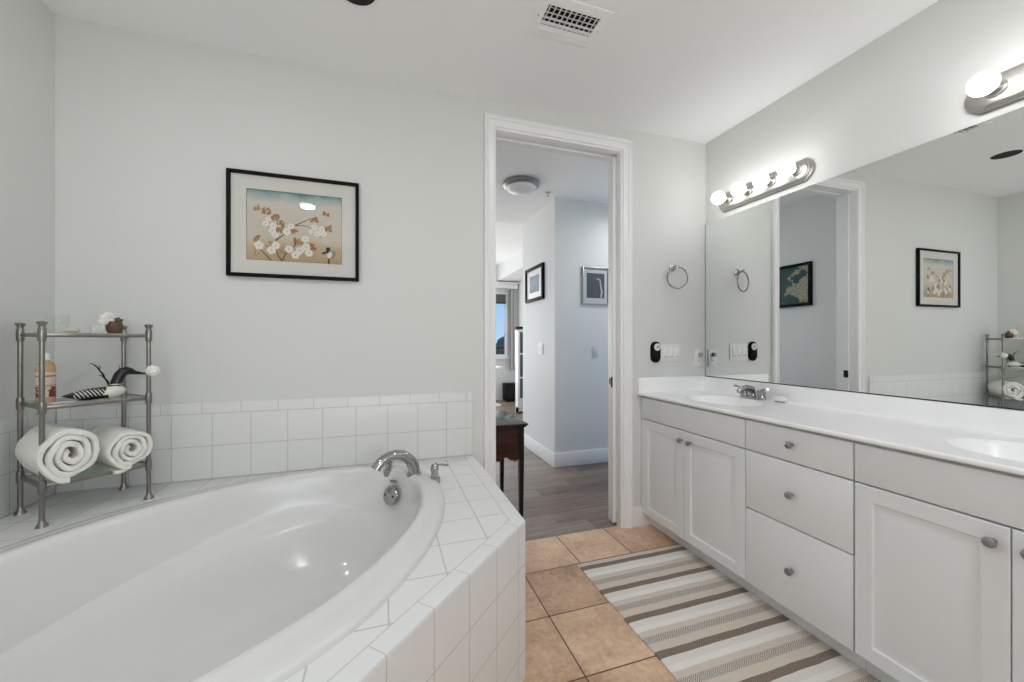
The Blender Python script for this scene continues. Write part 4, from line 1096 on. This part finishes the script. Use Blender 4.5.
# hall switch and small plate
hs = thing('hall_light_switch', 'white light switch on the lit side of the hall wall corner', 'light switch', (1.553, 3.755, 1.07))
b = MB(); b.box(1.5465, 1.5527, 3.695, 3.815, 1.070, 1.188, 0.002); build('switch_plate', b, M_plate, hs)
for k in (-1, 1):
    b = MB(); y = 3.755+k*0.026; b.box(1.5425, 1.547, y-0.017, y+0.017, 1.096, 1.162, 0.002); build('rocker', b, M_white, hs)
b = MB(); b.box(1.955, 2.025, 3.4135, 3.4197, 1.045, 1.160, 0.002); hp = build('wall_plate', b, plain('grey_wall_plate', (0.60, 0.62, 0.63), 0.5), None, 'grey blank switch plate below the silver framed photograph', 'wall plate')
b = MB(); b.box(1.974, 2.006, 3.4095, 3.414, 1.075, 1.130, 0.002); build('rocker', b, plain('grey_rocker', (0.62, 0.64, 0.65), 0.5), hp)

# side table in the hall
st = thing('side_table', 'dark mahogany side table with scalloped apron just beyond the doorway', 'table', (0.68, 2.76, 0))
TX0, TX1, TY0, TY1, TZ = 0.435, 0.935, 2.49, 3.03, 0.645
b = MB(); b.box(TX0, TX1, TY0, TY1, TZ-0.014, TZ, 0.004); b.box(TX0+0.01, TX1-0.01, TY0+0.01, TY1-0.01, TZ-0.026, TZ-0.014, 0.003); build('tabletop', b, mk_wood('glossy_dark_top', srgb(22, 13, 12), srgb(44, 24, 20), 0.22), st)
for x in (TX0+0.040, TX1-0.040):
    for y in (TY0+0.040, TY1-0.040):
        b = MB(); b.rings([[(x+a*r, y+c*r, z) for a, c in ((-1, -1), (1, -1), (1, 1), (-1, 1))] for z, r in ((0.0, 0.0125), (0.38, 0.017), (TZ-0.026, 0.017))], cap0=True, cap1=True, smooth=False); build('leg', b, M_ebony, st)
def apron(p, q, th):
    p, q = Vector(p), Vector(q); L = (q-p).length; t = (q-p).normalized(); P = [p+Vector((0, 0, TZ-0.026)), q+Vector((0, 0, TZ-0.026))]
    for i in range(41):
        k = 1-i/40; e = min(k, 1-k)*2
        z = 0.405+0.012*math.cos(k*PI*8)+(-0.020 if e < 0.18 else 0.0); P.append(p+t*L*k+Vector((0, 0, z)))
    nn = Vector((-t.y, t.x, 0)); mb = MB(); mb.prism(P, nn*th); return mb
build('apron', apron((TX0+0.058, TY0+0.030, 0), (TX1-0.058, TY0+0.030, 0), 0.015), M_mahog, st)
build('apron', apron((TX1-0.030, TY0+0.058, 0), (TX1-0.030, TY1-0.058, 0), 0.015), M_mahog, st)
build('apron', apron((TX0+0.045, TY0+0.058, 0), (TX0+0.045, TY1-0.058, 0), 0.015), M_mahog, st)
b = MB(); b.box(TX0+0.058, TX1-0.058, TY1-0.045, TY1-0.030, 0.40, TZ-0.026); build('back_panel', b, M_mahog, st)
b = MB(); b.box(TX0+0.075, TX1-0.075, TY0+0.022, TY0+0.0298, 0.450, 0.600, 0.003); dr = build('drawer_front', b, M_mahog, st)
b = MB(); b.lathe([(0.006, 0.0), (0.006, 0.008), (0.013, 0.013), (0.011, 0.020), (0.0005, 0.021)], ((TX0+TX1)/2, TY0+0.022, 0.525), 16, '-Y'); build('knob', b, M_knob, dr)

# far room furnishings
sb = thing('floor_speaker', 'black box standing on the floor below the far window', 'speaker', (2.45, 7.57, 0))
b = MB(); b.box(2.32, 2.58, 7.42, 7.72, 0.03, 0.36, 0.01); build('box', b, M_black, sb)
b = MB(); b.box(2.34, 2.56, 7.412, 7.420, 0.06, 0.33, 0.003); build('grille', b, M_dark, sb)
for x in (2.35, 2.55):
    for y in (7.45, 7.69):
        b = MB(); b.lathe([(0.014, 0.0), (0.016, 0.03)], (x, y, 0), 10); build('foot', b, M_dark, sb)
gcb = thing('glazed_cabinet', 'white cabinet with glass panes beyond the hall corner', 'cabinet', (2.28, 6.2, 0))
b = MB()
GX0, GX1, GY = 2.135, 2.60, 6.20
b.box(GX0, GX1, GY+0.10, GY+0.12, 0.0, 1.42); b.box(GX0, GX0+0.02, GY, GY+0.10, 0.0, 1.42); b.box(GX1-0.02, GX1, GY, GY+0.10, 0.0, 1.42); b.box(GX0, GX1, GY, GY+0.10, 1.40, 1.42); b.box(GX0, GX1, GY, GY+0.10, 0.03, 0.10)
build('cabinet_body', b, M_white, gcb)
b = MB(); b.box(GX0-0.01, GX1, GY-0.02, GY+0.12, 1.42, 1.46, 0.004); build('top_board', b, M_dark, gcb, 'dark top board')
b = MB(); frame4(b, GX0, GX1, 0.22, 1.40, 0.035, GY, GY-0.02)
for z in (0.60, 1.00): b.box(GX0+0.03, GX1-0.03, GY-0.018, GY-0.002, z-0.014, z+0.014)
b.box(GX0, GX1, GY-0.015, GY, 0.10, 0.22)
gd = build('door', b, M_white, gcb)
b = MB(); b.box(GX0+0.03, GX1-0.03, GY-0.012, GY-0.008, 0.25, 1.37); build('pane', b, glass_mat('cabinet_glass', (0.45, 0.58, 0.68), 0.14, opacity=0.25, body=srgb(70, 96, 120)), gd)
b = MB(); b.box(GX0, GX1, GY-0.02, GY+0.10, 0.0, 0.03); build('plinth', b, mk_wood('plinth_wood', srgb(90, 70, 56), srgb(128, 104, 86), 0.4), gcb)
wtb = thing('pedestal_table', 'white pedestal table under the far window', 'table', (1.975, 7.1, 0))
b = MB(); b.lathe([(0.16, 0.705), (0.165, 0.712), (0.165, 0.728), (0.16, 0.735), (0.0005, 0.735)], (1.975, 7.1, 0), 32); build('tabletop', b, M_white, wtb)
b = MB(); b.lathe([(0.13, 0.0), (0.13, 0.02), (0.03, 0.05), (0.025, 0.66), (0.05, 0.705)], (1.975, 7.1, 0), 20); build('pedestal', b, M_white, wtb)
